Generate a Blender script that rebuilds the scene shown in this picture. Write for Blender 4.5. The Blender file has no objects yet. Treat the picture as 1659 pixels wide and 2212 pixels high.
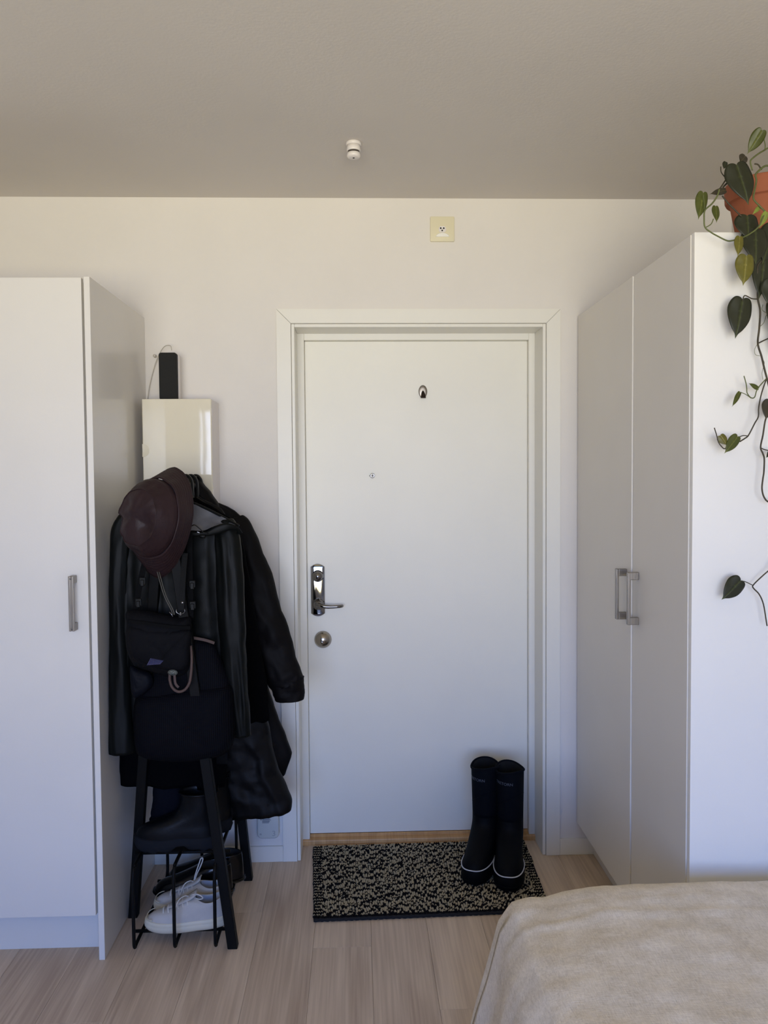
import bpy, bmesh, math, random
import numpy as np
from mathutils import Vector, Matrix, noise
random.seed(7)
PI = math.pi
SC = bpy.context.scene
COL = SC.collection

# ------------------------------------------------------------------ camera
F, YAW, PIT, ROL = 1741.57, .034, .0418, .0078
cd = bpy.data.cameras.new('camera'); cam = bpy.data.objects.new('camera', cd); COL.objects.link(cam)
cd.sensor_fit = 'VERTICAL'; cd.sensor_height = 36.0; cd.lens = 36.0 * F / 2212.0
cd.clip_start = .02
R0 = Vector((math.cos(YAW), -math.sin(YAW), 0))
F0 = Vector((math.sin(YAW), math.cos(YAW), 0))
FW = (F0 * math.cos(PIT) - Vector((0, 0, 1)) * math.sin(PIT)).normalized()
U0 = R0.cross(FW)
RT = R0 * math.cos(ROL) - U0 * math.sin(ROL)
UP = R0 * math.sin(ROL) + U0 * math.cos(ROL)
cam.matrix_world = Matrix(((RT.x, UP.x, -FW.x, 0), (RT.y, UP.y, -FW.y, 0), (RT.z, UP.z, -FW.z, 1.5), (0, 0, 0, 1)))
SC.camera = cam

def at(u, v, Y):
    """point of the room at distance Y (world y) seen at pixel (u, v) of the 1659x2212 frame"""
    d = RT * ((u - 829.5) / F) + UP * (-(v - 1106) / F) + FW
    k = Y / d.y
    return Vector((d.x * k, Y, 1.5 + d.z * k))

# ------------------------------------------------------------------ light and exposure
W = bpy.data.worlds.new('sky'); SC.world = W; W.use_nodes = True
bg = W.node_tree.nodes['Background']; bg.inputs[0].default_value = (.55, .68, 1, 1); bg.inputs[1].default_value = .25

def area(name, loc, target, sx, sy, power, color, spread=180):
    l = bpy.data.lights.new(name, 'AREA'); l.shape = 'RECTANGLE'; l.size = sx; l.size_y = sy
    l.energy = power; l.color = color; l.spread = math.radians(spread)
    o = bpy.data.objects.new(name, l); COL.objects.link(o); o.location = loc
    d = (Vector(target) - Vector(loc)).normalized()
    o.rotation_euler = d.to_track_quat('-Z', 'Y').to_euler()
    return o
# daylight entering through the window behind the camera: blue from the sky above, warm from the sunlit ground
area('window_sky_light', (-.2, -2.56, 1.45), (-.2, -.56, -.10), 3.4, 1.8, 121, (.092, .318, 1.0), 130)
area('window_ground_light', (-.2, -2.56, 1.45), (-.2, -.56, 2.50), 3.4, 1.8, 81, (1.0, .870, .455), 88)
SC.view_settings.view_transform = 'Standard'; SC.view_settings.look = 'None'
SC.view_settings.gamma = 1.0; SC.view_settings.use_curve_mapping = False
SC.view_settings.exposure = 0.0
try:
    SC.cycles.max_bounces = 10; SC.cycles.diffuse_bounces = 6; SC.cycles.glossy_bounces = 5
    SC.cycles.use_denoising = True
    SC.cycles.caustics_reflective = False
except Exception:
    pass

# ------------------------------------------------------------------ helpers
def lin(c):
    return tuple(((x / 255) / 12.92 if x / 255 <= .04045 else ((x / 255 + .055) / 1.055) ** 2.4) for x in c) + (1,)

def N(nt, t, **kw):
    n = nt.nodes.new(t)
    for k, v in kw.items(): setattr(n, k, v)
    return n

def mat(name, rgb, rough=.5, metal=0, bump=0, bscale=60, var=0, vscale=4, stretch=(1, 1, 1), coat=0, spec=None, sheen=0, sss=0, trans=0, rvar=0):
    m = bpy.data.materials.new(name); m.use_nodes = True
    nt = m.node_tree; p = nt.nodes['Principled BSDF']
    c = lin(rgb)
    p.inputs['Base Color'].default_value = c; p.inputs['Roughness'].default_value = rough; p.inputs['Metallic'].default_value = metal
    if coat: p.inputs['Coat Weight'].default_value = coat; p.inputs['Coat Roughness'].default_value = .04
    if spec is not None: p.inputs['Specular IOR Level'].default_value = spec
    if sheen: p.inputs['Sheen Weight'].default_value = sheen; p.inputs['Sheen Roughness'].default_value = .5
    if trans: p.inputs['Transmission Weight'].default_value = trans
    tc = N(nt, 'ShaderNodeTexCoord'); mp = N(nt, 'ShaderNodeMapping'); mp.inputs['Scale'].default_value = stretch
    nt.links.new(tc.outputs['Object'], mp.inputs['Vector'])
    n1 = N(nt, 'ShaderNodeTexNoise'); n1.inputs['Scale'].default_value = vscale; n1.inputs['Detail'].default_value = 5
    nt.links.new(mp.outputs[0], n1.inputs['Vector'])
    rp = N(nt, 'ShaderNodeValToRGB')
    v = max(var, .015)
    rp.color_ramp.elements[0].position = .3; rp.color_ramp.elements[1].position = .7
    rp.color_ramp.elements[0].color = tuple(x * (1 - v) for x in c[:3]) + (1,)
    rp.color_ramp.elements[1].color = tuple(min(1, x * (1 + v)) for x in c[:3]) + (1,)
    nt.links.new(n1.outputs['Fac'], rp.inputs[0]); nt.links.new(rp.outputs[0], p.inputs['Base Color'])
    if bump:
        n2 = N(nt, 'ShaderNodeTexNoise'); n2.inputs['Scale'].default_value = bscale; n2.inputs['Detail'].default_value = 3
        nt.links.new(mp.outputs[0], n2.inputs['Vector'])
        b = N(nt, 'ShaderNodeBump'); b.inputs['Strength'].default_value = bump; b.inputs['Distance'].default_value = .002
        nt.links.new(n2.outputs['Fac'], b.inputs['Height']); nt.links.new(b.outputs[0], p.inputs['Normal'])
    if rvar:
        mr = N(nt, 'ShaderNodeMapRange'); mr.inputs['To Min'].default_value = max(0, rough - rvar); mr.inputs['To Max'].default_value = rough + rvar
        nt.links.new(n1.outputs['Fac'], mr.inputs[0]); nt.links.new(mr.outputs[0], p.inputs['Roughness'])
    return m

def mkobj(name, verts, faces, m=None, parent=None, smooth=False, mats=None, midx=None):
    me = bpy.data.meshes.new(name); me.from_pydata([tuple(v) for v in verts], [], faces)
    if smooth: me.polygons.foreach_set('use_smooth', [True] * len(me.polygons))
    for k in (mats or ([m] if m else [])): me.materials.append(k)
    if midx is not None: me.polygons.foreach_set('material_index', midx)
    me.update()
    o = bpy.data.objects.new(name, me); COL.objects.link(o)
    if parent: o.parent = parent
    return o

def bobj(name, bm, m, parent=None, smooth=False, rot=None):
    bmesh.ops.recalc_face_normals(bm, faces=bm.faces)
    me = bpy.data.meshes.new(name); bm.to_mesh(me); bm.free()
    if smooth: me.polygons.foreach_set('use_smooth', [True] * len(me.polygons))
    if m: me.materials.append(m)
    o = bpy.data.objects.new(name, me); COL.objects.link(o)
    if parent: o.parent = parent
    return o

def thing(name, label, cat, group=None, loc=(0, 0, 0)):
    o = bpy.data.objects.new(name, None); COL.objects.link(o); o.location = loc; o.empty_display_size = .05
    return tag(o, label, cat, group)

def tag(o, label, cat, group=None):
    o['label'] = label; o['category'] = cat
    if group: o['group'] = group
    return o

def struct(o, label=None):
    o['kind'] = 'structure'
    if label: o['label'] = label
    return o

def bx(bm, x0, x1, y0, y1, z0, z1, bev=0, seg=2):
    r = bmesh.ops.create_cube(bm, size=1)
    vs = r['verts']
    for v in vs:
        v.co = Vector(((x0 + x1) / 2 + v.co.x * (x1 - x0), (y0 + y1) / 2 + v.co.y * (y1 - y0), (z0 + z1) / 2 + v.co.z * (z1 - z0)))
    if bev:
        es = list({e for v in vs for e in v.link_edges})
        bmesh.ops.bevel(bm, geom=es, offset=bev, segments=seg, affect='EDGES', profile=.5)

def box(name, x0, x1, y0, y1, z0, z1, m, parent=None, bev=0, seg=2):
    bm = bmesh.new(); bx(bm, x0, x1, y0, y1, z0, z1, bev, seg)
    return bobj(name, bm, m, parent)

def catmull(pts, n=6, closed=False):
    P = [Vector(p) for p in pts]
    if len(P) < 3 and not closed: return P
    out = []; L = len(P); rng = L if closed else L - 1
    for i in range(rng):
        if closed: a, b, c, d = P[(i - 1) % L], P[i], P[(i + 1) % L], P[(i + 2) % L]
        else: a, b, c, d = P[max(i - 1, 0)], P[i], P[i + 1], P[min(i + 2, L - 1)]
        for k in range(n):
            t = k / n
            out.append(.5 * ((2 * b) + (c - a) * t + (2 * a - 5 * b + 4 * c - d) * t * t + (3 * b - a - 3 * c + d) * t ** 3))
    if not closed: out.append(P[-1])
    return out

def sweep(pts, w, h=None, n=8, closed=False, ref=None):
    """tube (h None: round) or flat ribbon (w across, h along the reference normal) through pts; returns verts, faces"""
    P = [Vector(p) for p in pts]; L = len(P); V = []; Fc = []
    up = Vector(ref) if ref else None; prev = None
    for i in range(L):
        if closed: t = (P[(i + 1) % L] - P[i - 1])
        else: t = P[min(i + 1, L - 1)] - P[max(i - 1, 0)]
        t = t.normalized() if t.length > 1e-9 else Vector((0, 0, 1))
        if up is not None:
            s = t.cross(up)
            if s.length < 1e-4: s = prev or Vector((1, 0, 0))
            s.normalize()
        else:
            if prev is None:
                a = Vector((0, 0, 1)) if abs(t.z) < .9 else Vector((1, 0, 0)); s = t.cross(a).normalized()
            else:
                s = (prev - t * prev.dot(t)); s = s.normalized() if s.length > 1e-6 else prev
        prev = s; b = s.cross(t).normalized()
        r = w[i] if isinstance(w, (list, tuple)) else w
        hh = (h if h is not None else r)
        for k in range(n):
            a = 2 * PI * (k + .5) / n
            ca, sa = math.cos(a), math.sin(a)
            if h is not None and n == 4:
                ca = math.copysign(1, ca); sa = math.copysign(1, sa)
            V.append(P[i] + s * (r * ca) + b * (hh * sa))
    rr = L if closed else L - 1
    for i in range(rr):
        for k in range(n):
            a = i * n + k; b_ = i * n + (k + 1) % n; c = ((i + 1) % L) * n + (k + 1) % n; d = ((i + 1) % L) * n + k
            Fc.append((a, b_, c, d))
    if not closed:
        Fc.append(tuple(range(n))[::-1]); Fc.append(tuple((L - 1) * n + k for k in range(n)))
    return V, Fc

def tube(name, pts, r, m, parent=None, n=8, closed=False, smooth=True):
    V, Fc = sweep(pts, r, None, n, closed); return mkobj(name, V, Fc, m, parent, smooth)

def ribbon(name, pts, w, h, m, parent=None, ref=(0, 1, 0), closed=False):
    V, Fc = sweep(pts, w, h, 4, closed, ref); return mkobj(name, V, Fc, m, parent, False)

def join(lst):
    V = []; Fc = []
    for v, f in lst:
        o = len(V); V += list(v); Fc += [tuple(i + o for i in q) for q in f]
    return V, Fc

def loft(rings, cap0=True, cap1=True, closed=True):
    V = []; Fc = []; n = len(rings[0])
    for r in rings: V += list(r)
    for i in range(len(rings) - 1):
        for k in range(n if closed else n - 1):
            a = i * n + k; b = i * n + (k + 1) % n
            Fc.append((a, b, b + n, a + n))
    if cap0: Fc.append(tuple(range(n))[::-1])
    if cap1: Fc.append(tuple((len(rings) - 1) * n + k for k in range(n)))
    return V, Fc

def lathe(name, prof, c, axis, m, parent=None, n=32, smooth=True, cap=True):
    ax = Vector(axis).normalized(); a = Vector((0, 0, 1)) if abs(ax.z) < .9 else Vector((1, 0, 0))
    s = ax.cross(a).normalized(); t = ax.cross(s)
    rings = [[Vector(c) + ax * h + (s * math.cos(2 * PI * k / n) + t * math.sin(2 * PI * k / n)) * max(r, 1e-5) for k in range(n)] for r, h in prof]
    V, Fc = loft(rings, cap, cap)
    o = mkobj(name, V, Fc, m, parent, smooth)
    return o

def autosmooth(o, ang=35):
    me = o.data; bm = bmesh.new(); bm.from_mesh(me)
    for f in bm.faces: f.smooth = True
    for e in bm.edges:
        if len(e.link_faces) == 2 and e.calc_face_angle(0) > math.radians(ang): e.smooth = False
    bm.to_mesh(me); bm.free(); return o

def textmesh(body, size, ext=.0004):
    cu = bpy.data.curves.new('t', 'FONT'); cu.body = body; cu.size = size; cu.align_x = 'CENTER'; cu.align_y = 'CENTER'; cu.extrude = ext
    o = bpy.data.objects.new('t', cu); COL.objects.link(o)
    dg = bpy.context.evaluated_depsgraph_get(); dg.update()
    me = o.evaluated_get(dg).to_mesh()
    V = [v.co.copy() for v in me.vertices]; Fc = [tuple(p.vertices) for p in me.polygons]
    o.evaluated_get(dg).to_mesh_clear()
    bpy.data.objects.remove(o); bpy.data.curves.remove(cu)
    return V, Fc

def fbm(x, y, z, o=3):
    return noise.fractal(Vector((x, y, z)), 1.0, 2.0, o)

# ------------------------------------------------------------------ materials
M_wall = mat('wall_paint', (225, 220, 213), .75, bump=.15, bscale=220, var=.015)
M_ceil = mat('ceiling_paint', (213, 207, 201), .85, bump=.2, bscale=120, var=.02, vscale=2)
M_trim = mat('trim_paint', (230, 227, 217), .38, bump=.05, bscale=60)
M_door = mat('door_lacquer', (233, 230, 219), .42, bump=.12, bscale=500)
M_cab = mat('wardrobe_white', (224, 220, 212), .32, bump=.06, bscale=180, coat=.15)
M_cabfront = mat('wardrobe_door_white', (228, 223, 214), .42, bump=.04, bscale=180)
M_gloss = mat('glossy_cream_lacquer', (226, 218, 196), .035, bump=.12, bscale=5)
M_steel = mat('brushed_nickel', (146, 139, 130), .34, 1, bump=.1, bscale=300, stretch=(1, 1, .05), rvar=.06)
M_chrome = mat('chrome', (132, 130, 129), .07, 1, var=.02)
M_dullmetal = mat('satin_steel', (172, 165, 155), .22, 1)
M_black_metal = mat('black_powder_coat', (8, 8, 8), .55, spec=.15, bump=.1, bscale=400)
M_black_plastic = mat('black_plastic', (7, 8, 7), .45, spec=.2)
M_dark = mat('dark_hole', (14, 12, 10), .8)
M_raincoat = mat('raincoat_fabric', (10, 12, 11), .45, bump=.15, bscale=500, var=.1, spec=.12)
M_lining = mat('grey_hood_lining', (92, 93, 99), .45, bump=.5, bscale=60, var=.12, vscale=14)
M_puffer = mat('puffer_fabric', (11, 9, 10), .62, bump=.4, bscale=60, var=.15, spec=.12)
M_padded = mat('padded_coat_fabric', (12, 11, 12), .58, bump=.5, bscale=45, var=.15, spec=.16)
M_wool = mat('black_wool', (4, 4, 5), .95, bump=.6, bscale=500, spec=.05)
M_coatb = mat('black_cloth', (4, 4, 6), .9, bump=.4, bscale=400, spec=.05)
M_navy = mat('navy_knit', (11, 13, 22), .9, bump=.6, bscale=350, spec=.08)
M_hat = mat('burgundy_leather', (43, 29, 31), .45, bump=.35, bscale=140, var=.12, vscale=12, spec=.2)
M_hatpipe = mat('grey_piping', (96, 92, 98), .5)
M_bag = mat('bag_nylon', (8, 8, 12), .7, bump=.5, bscale=700, var=.2, spec=.12)
M_web = mat('webbing', (10, 10, 11), .8, spec=.1, bump=.5, bscale=400, stretch=(1, 1, 4))
M_leather = mat('black_leather', (10, 10, 9), .6, bump=.3, bscale=200, spec=.12)
M_brown = mat('brown_trim', (74, 56, 50), .7, bump=.7, bscale=260, var=.15)
M_rubber = mat('black_rubber', (6, 7, 11), .65, bump=.1, bscale=200, spec=.12)
M_neoprene = mat('navy_neoprene', (8, 11, 18), .85, bump=.3, bscale=600, spec=.1)
M_reflex = mat('silver_stripe', (205, 208, 214), .35)
M_print = mat('grey_print', (78, 84, 96), .6)
M_bootleather = mat('boot_leather', (4, 6, 10), .36, bump=.25, bscale=120, spec=.2)
M_bootsole = mat('boot_sole', (21, 23, 28), .8, spec=.15, bump=.3, bscale=150)
M_gloss_black = mat('polished_black_leather', (4, 4, 5), .22, bump=.2, bscale=30, spec=.4)
M_sneaker = mat('white_canvas', (186, 181, 174), .8, bump=.5, bscale=600, var=.05, vscale=20)
M_sneaksole = mat('offwhite_rubber', (204, 196, 174), .55, var=.06, vscale=12)
M_lace = mat('white_lace', (200, 195, 186), .85, bump=.4, bscale=500)
M_insole = mat('grey_insole', (150, 155, 168), .9)
M_terra = mat('terracotta', (162, 94, 64), .85, bump=.2, bscale=120, var=.1, vscale=9)
M_soil = mat('soil', (50, 38, 28), 1, bump=1, bscale=90)
M_stem = mat('green_stem', (92, 98, 52), .55, var=.2, vscale=30)
M_stemb = mat('brown_stem', (62, 54, 36), .6, var=.3, vscale=30)
M_plastic_w = mat('white_plastic', (226, 220, 216), .35)
M_plastic_cream = mat('cream_plastic', (222, 214, 184), .35)
M_plastic_grey = mat('router_plastic', (196, 200, 196), .45)
M_greyprint = mat('router_print', (92, 100, 112), .6)
M_speaker = mat('speaker_fabric', (30, 30, 28), .9, bump=.6, bscale=900, var=.1, vscale=300)
M_cable = mat('grey_cable', (186, 180, 168), .5)
M_winframe = mat('window_frame_white', (235, 233, 228), .4)

def wood(name, a, b, rough, sc=1.0):
    m = bpy.data.materials.new(name); m.use_nodes = True; nt = m.node_tree; p = nt.nodes['Principled BSDF']
    p.inputs['Roughness'].default_value = rough; L = nt.links.new
    tc = N(nt, 'ShaderNodeTexCoord'); oi = N(nt, 'ShaderNodeObjectInfo')
    ad = N(nt, 'ShaderNodeVectorMath', operation='ADD'); sp = N(nt, 'ShaderNodeVectorMath', operation='SCALE')
    cx = N(nt, 'ShaderNodeCombineXYZ')
    for i in range(3): L(oi.outputs['Random'], cx.inputs[i])
    L(cx.outputs[0], sp.inputs[0]); sp.inputs['Scale'].default_value = 37.0
    L(tc.outputs['Object'], ad.inputs[0]); L(sp.outputs[0], ad.inputs[1])
    mp = N(nt, 'ShaderNodeMapping'); mp.inputs['Scale'].default_value = (6 * sc, .8 * sc, 5 * sc); L(ad.outputs[0], mp.inputs['Vector'])
    n0 = N(nt, 'ShaderNodeTexNoise'); n0.inputs['Scale'].default_value = 1.1; n0.inputs['Detail'].default_value = 2; L(mp.outputs[0], n0.inputs['Vector'])
    mu = N(nt, 'ShaderNodeMath', operation='MULTIPLY'); mu.inputs[1].default_value = 26; L(n0.outputs['Fac'], mu.inputs[0])
    sn = N(nt, 'ShaderNodeMath', operation='SINE'); L(mu.outputs[0], sn.inputs[0])
    mp2 = N(nt, 'ShaderNodeMapping'); mp2.inputs['Scale'].default_value = (120 * sc, 3 * sc, 10); L(ad.outputs[0], mp2.inputs['Vector'])
    n1 = N(nt, 'ShaderNodeTexNoise'); n1.inputs['Scale'].default_value = 1.0; n1.inputs['Detail'].default_value = 6; L(mp2.outputs[0], n1.inputs['Vector'])
    m1 = N(nt, 'ShaderNodeMath', operation='MULTIPLY_ADD'); L(sn.outputs[0], m1.inputs[0]); m1.inputs[1].default_value = .13; L(n1.outputs['Fac'], m1.inputs[2])
    m2 = N(nt, 'ShaderNodeMath', operation='MULTIPLY_ADD'); L(oi.outputs['Random'], m2.inputs[0]); m2.inputs[1].default_value = .28; L(m1.outputs[0], m2.inputs[2])
    rp = N(nt, 'ShaderNodeValToRGB'); rp.color_ramp.elements[0].position = .3; rp.color_ramp.elements[1].position = 1.0
    rp.color_ramp.elements[0].color = lin(a); rp.color_ramp.elements[1].color = lin(b); L(m2.outputs[0], rp.inputs[0]); L(rp.outputs[0], p.inputs['Base Color'])
    bp = N(nt, 'ShaderNodeBump'); bp.inputs['Strength'].default_value = .12; bp.inputs['Distance'].default_value = .001
    L(m1.outputs[0], bp.inputs['Height']); L(bp.outputs[0], p.inputs['Normal'])
    return m
M_floor = wood('pale_oak_floor', (175, 152, 128), (217, 195, 168), .5)
M_oak = wood('oak_threshold', (176, 132, 82), (208, 164, 110), .45, 1.4)

# bag net fabric: small dark holes
def netmat():
    m = bpy.data.materials.new('bag_netting'); m.use_nodes = True; nt = m.node_tree; p = nt.nodes['Principled BSDF']; L = nt.links.new
    tc = N(nt, 'ShaderNodeTexCoord'); mp = N(nt, 'ShaderNodeMapping'); mp.inputs['Scale'].default_value = (1, 0, 1.35)
    vo = N(nt, 'ShaderNodeTexVoronoi', feature='DISTANCE_TO_EDGE'); vo.inputs['Scale'].default_value = 165; vo.inputs['Randomness'].default_value = .12
    L(tc.outputs['Object'], mp.inputs['Vector']); L(mp.outputs[0], vo.inputs['Vector'])
    rp = N(nt, 'ShaderNodeValToRGB'); rp.color_ramp.elements[0].position = .10; rp.color_ramp.elements[1].position = .24
    rp.color_ramp.elements[0].color = lin((14, 15, 21)); rp.color_ramp.elements[1].color = lin((2, 2, 3))
    L(vo.outputs['Distance'], rp.inputs[0]); L(rp.outputs[0], p.inputs['Base Color']); p.inputs['Roughness'].default_value = .75
    p.inputs['Specular IOR Level'].default_value = .06
    return m
M_net = netmat()
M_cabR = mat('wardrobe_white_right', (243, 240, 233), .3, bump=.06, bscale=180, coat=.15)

def linen():
    m = bpy.data.materials.new('linen'); m.use_nodes = True; nt = m.node_tree; p = nt.nodes['Principled BSDF']; L = nt.links.new
    p.inputs['Roughness'].default_value = .95; p.inputs['Specular IOR Level'].default_value = .15
    tc = N(nt, 'ShaderNodeTexCoord')
    def nz(sc, st, det=4):
        mp = N(nt, 'ShaderNodeMapping'); mp.inputs['Scale'].default_value = st; L(tc.outputs['Object'], mp.inputs['Vector'])
        n = N(nt, 'ShaderNodeTexNoise'); n.inputs['Scale'].default_value = sc; n.inputs['Detail'].default_value = det; L(mp.outputs[0], n.inputs['Vector']); return n
    a = nz(70, (1, 6, 6)); b = nz(70, (6, 1, 1)); c = nz(14, (1, 1, 1), 8)
    s1 = N(nt, 'ShaderNodeMath', operation='ADD'); L(a.outputs['Fac'], s1.inputs[0]); L(b.outputs['Fac'], s1.inputs[1])
    s2 = N(nt, 'ShaderNodeMath', operation='MULTIPLY_ADD'); L(c.outputs['Fac'], s2.inputs[0]); s2.inputs[1].default_value = 1.2; L(s1.outputs[0], s2.inputs[2])
    rp = N(nt, 'ShaderNodeValToRGB'); mrr = N(nt, 'ShaderNodeMapRange'); mrr.inputs['From Min'].default_value = 1.1; mrr.inputs['From Max'].default_value = 2.1; L(s2.outputs[0], mrr.inputs[0]); L(mrr.outputs[0], rp.inputs[0])
    rp.color_ramp.elements[0].color = lin((202, 188, 165)); rp.color_ramp.elements[1].color = lin((245, 233, 213)); L(rp.outputs[0], p.inputs['Base Color'])
    bp = N(nt, 'ShaderNodeBump'); bp.inputs['Strength'].default_value = .5; bp.inputs['Distance'].default_value = .002; L(s2.outputs[0], bp.inputs['Height']); L(bp.outputs[0], p.inputs['Normal'])
    return m
M_linen = linen()

def leafmat(name, rgb, vein):
    m = bpy.data.materials.new(name); m.use_nodes = True; nt = m.node_tree; p = nt.nodes['Principled BSDF']; L = nt.links.new
    p.inputs['Roughness'].default_value = .42; p.inputs['Specular IOR Level'].default_value = .4
    at_ = N(nt, 'ShaderNodeAttribute', attribute_name='vein')
    nz = N(nt, 'ShaderNodeTexNoise'); nz.inputs['Scale'].default_value = 60
    tc = N(nt, 'ShaderNodeTexCoord'); L(tc.outputs['Object'], nz.inputs['Vector'])
    rp = N(nt, 'ShaderNodeValToRGB'); rp.color_ramp.elements[0].position = .0; rp.color_ramp.elements[1].position = .10
    rp.color_ramp.elements[0].color = lin(vein); rp.color_ramp.elements[1].color = lin(rgb)
    L(at_.outputs['Fac'], rp.inputs[0])
    mx = N(nt, 'ShaderNodeMix', data_type='RGBA', blend_type='MULTIPLY'); mx.inputs[0].default_value = .5
    r2 = N(nt, 'ShaderNodeValToRGB'); r2.color_ramp.elements[0].position = .35; r2.color_ramp.elements[1].position = .65
    r2.color_ramp.elements[0].color = (.6, .62, .55, 1); r2.color_ramp.elements[1].color = (1, 1, 1, 1); L(nz.outputs['Fac'], r2.inputs[0])
    L(rp.outputs[0], mx.inputs[6]); L(r2.outputs[0], mx.inputs[7]); L(mx.outputs[2], p.inputs['Base Color'])
    return m
LM = {'dark': leafmat('leaf_dark', (44, 46, 28), (78, 84, 48)), 'mid': leafmat('leaf_mid', (76, 82, 30), (120, 124, 62)),
      'olive': leafmat('leaf_olive', (104, 98, 34), (146, 138, 70)), 'brown': leafmat('leaf_brown', (62, 56, 42), (90, 80, 56)),
      'light': leafmat('leaf_light', (138, 152, 66), (176, 184, 104))}

# ------------------------------------------------------------------ room shell
WY, CH = 3.1264, 2.5694
XL, XR, YR = -2.1, 1.466, -1.9
DX0, DX1, DZ = -.2452, .7393, 2.0935       # door opening inside the casing
bm = bmesh.new()
bx(bm, XL - .1, DX0, WY, WY + .22, 0, CH); bx(bm, DX1, XR + .1, WY, WY + .22, 0, CH); bx(bm, DX0, DX1, WY, WY + .22, DZ, CH)
struct(bobj('wall_back', bm, M_wall), 'white painted wall around the entrance door')
struct(box('wall_left', XL - .1, XL, YR - .1, WY, 0, CH, M_wall))
struct(box('wall_right', XR, XR + .1, YR - .1, WY, 0, CH, M_wall), 'white wall at the right, above the wardrobe')
# rear wall with the window opening
wx0, wx1, wz0, wz1 = -1.53, 1.15, .62, 2.28
bm = bmesh.new()
bx(bm, XL, wx0, YR - .1, YR, 0, CH); bx(bm, wx1, XR, YR - .1, YR, 0, CH)
bx(bm, wx0, wx1, YR - .1, YR, 0, wz0); bx(bm, wx0, wx1, YR - .1, YR, wz1, CH)
struct(bobj('wall_rear', bm, M_wall))
bm = bmesh.new(); t = .045
bx(bm, wx0, wx1, YR - .08, YR - .03, wz0, wz0 + t); bx(bm, wx0, wx1, YR - .08, YR - .03, wz1 - t, wz1)
bx(bm, wx0, wx0 + .03, YR - .08, YR - .03, wz0, wz1); bx(bm, wx1 - t, wx1, YR - .08, YR - .03, wz0, wz1)
bx(bm, -1.475, -1.448, YR - .08, YR - .03, wz0, wz1); bx(bm, -.2, -.14, YR - .08, YR - .03, wz0, wz1)
struct(bobj('window_1', bm, M_winframe), 'white window frame')
struct(box('ceiling', XL - .1, XR + .1, YR - .1, WY + .02, CH, CH + .1, M_ceil), 'plain off-white ceiling')
fl = struct(box('floor', XL - .1, XR + .1, YR - .1, WY + .3, -.06, -.014, mat('subfloor', (60, 52, 45), .9)), 'pale oak plank floor')

# floor boards running away from the camera
BW = .1875
k0 = int(math.floor((XL - .035) / BW)); k = k0
joints = {-1: [2.526, .4], 1: [2.209, .1], 0: [1.4, 3.0], -2: [1.75], -3: [2.75, .8], 2: [1.2, 2.95], -4: [1.5], 3: [2.6], -5: [2.2, .3], -6: [1.1], 4: [.9, 2.4]}
while .035 + k * BW < XR:
    xa = max(.035 + k * BW, XL); xb = min(.035 + (k + 1) * BW, XR)
    js = sorted([YR] + joints.get(k, [0.5 + (k * .73) % 1.6]) + [3.29 if xb > DX0 + .002 and xa < DX1 - .002 else WY])
    for a, b in zip(js[:-1], js[1:]):
        bm = bmesh.new(); g = .00025
        L2 = (b - a) / 2; X2 = (xb - xa) / 2
        bx(bm, -X2 + g, X2 - g, -L2 + g, L2 - g, -.0139, 0, .0005, 1)
        o = bobj('floor_board', bm, M_floor, fl); o.location = ((xa + xb) / 2, (a + b) / 2, 0)
    k += 1

# ------------------------------------------------------------------ entrance door
dr = bpy.data.objects.new('door_1', None); COL.objects.link(dr); dr.location = (.247, 3.2, 0)
struct(dr, 'white flush entrance door with chrome lock and lever handle')
def setp(o, p):
    """parent keeping world placement (p sits unrotated at p.location)"""
    o.parent = p; o.location = o.location - p.location; return o
LY = 3.285
leaf = setp(box('door_leaf', -.2040, .7010, LY, LY + .045, .034, 2.0540, M_door, None, .002, 1), dr)
# mitred casing boards
def casing(p2, name='door_casing'):
    V = [(x, WY - .013, z) for x, z in p2] + [(x, WY, z) for x, z in p2]
    bmm = bmesh.new(); vs = [bmm.verts.new(v) for v in V]; n = len(p2)
    bmm.faces.new(vs[:n][::-1]); bmm.faces.new(vs[n:])
    for i in range(n): bmm.faces.new((vs[i], vs[(i + 1) % n], vs[(i + 1) % n + n], vs[i + n]))
    bmesh.ops.recalc_face_normals(bmm, faces=bmm.faces)
    bmesh.ops.bevel(bmm, geom=[e for e in bmm.edges if all(abs(v.co.y - (WY - .013)) < 1e-5 for v in e.verts)], offset=.0015, segments=2, affect='EDGES')
    return setp(bobj(name, bmm, M_trim), dr)
cw = .0547; g = .0006
casing([(DX0 - cw, 0), (DX0, 0), (DX0, DZ - g), (DX0 - cw, DZ + cw - g)])
casing([(DX1, 0), (DX1 + cw, 0), (DX1 + cw, DZ + cw - g), (DX1, DZ - g)])
casing([(DX0 - cw + g, DZ + cw), (DX0 + g, DZ + g), (DX1 - g, DZ + g), (DX1 + cw - g, DZ + cw)])
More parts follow.
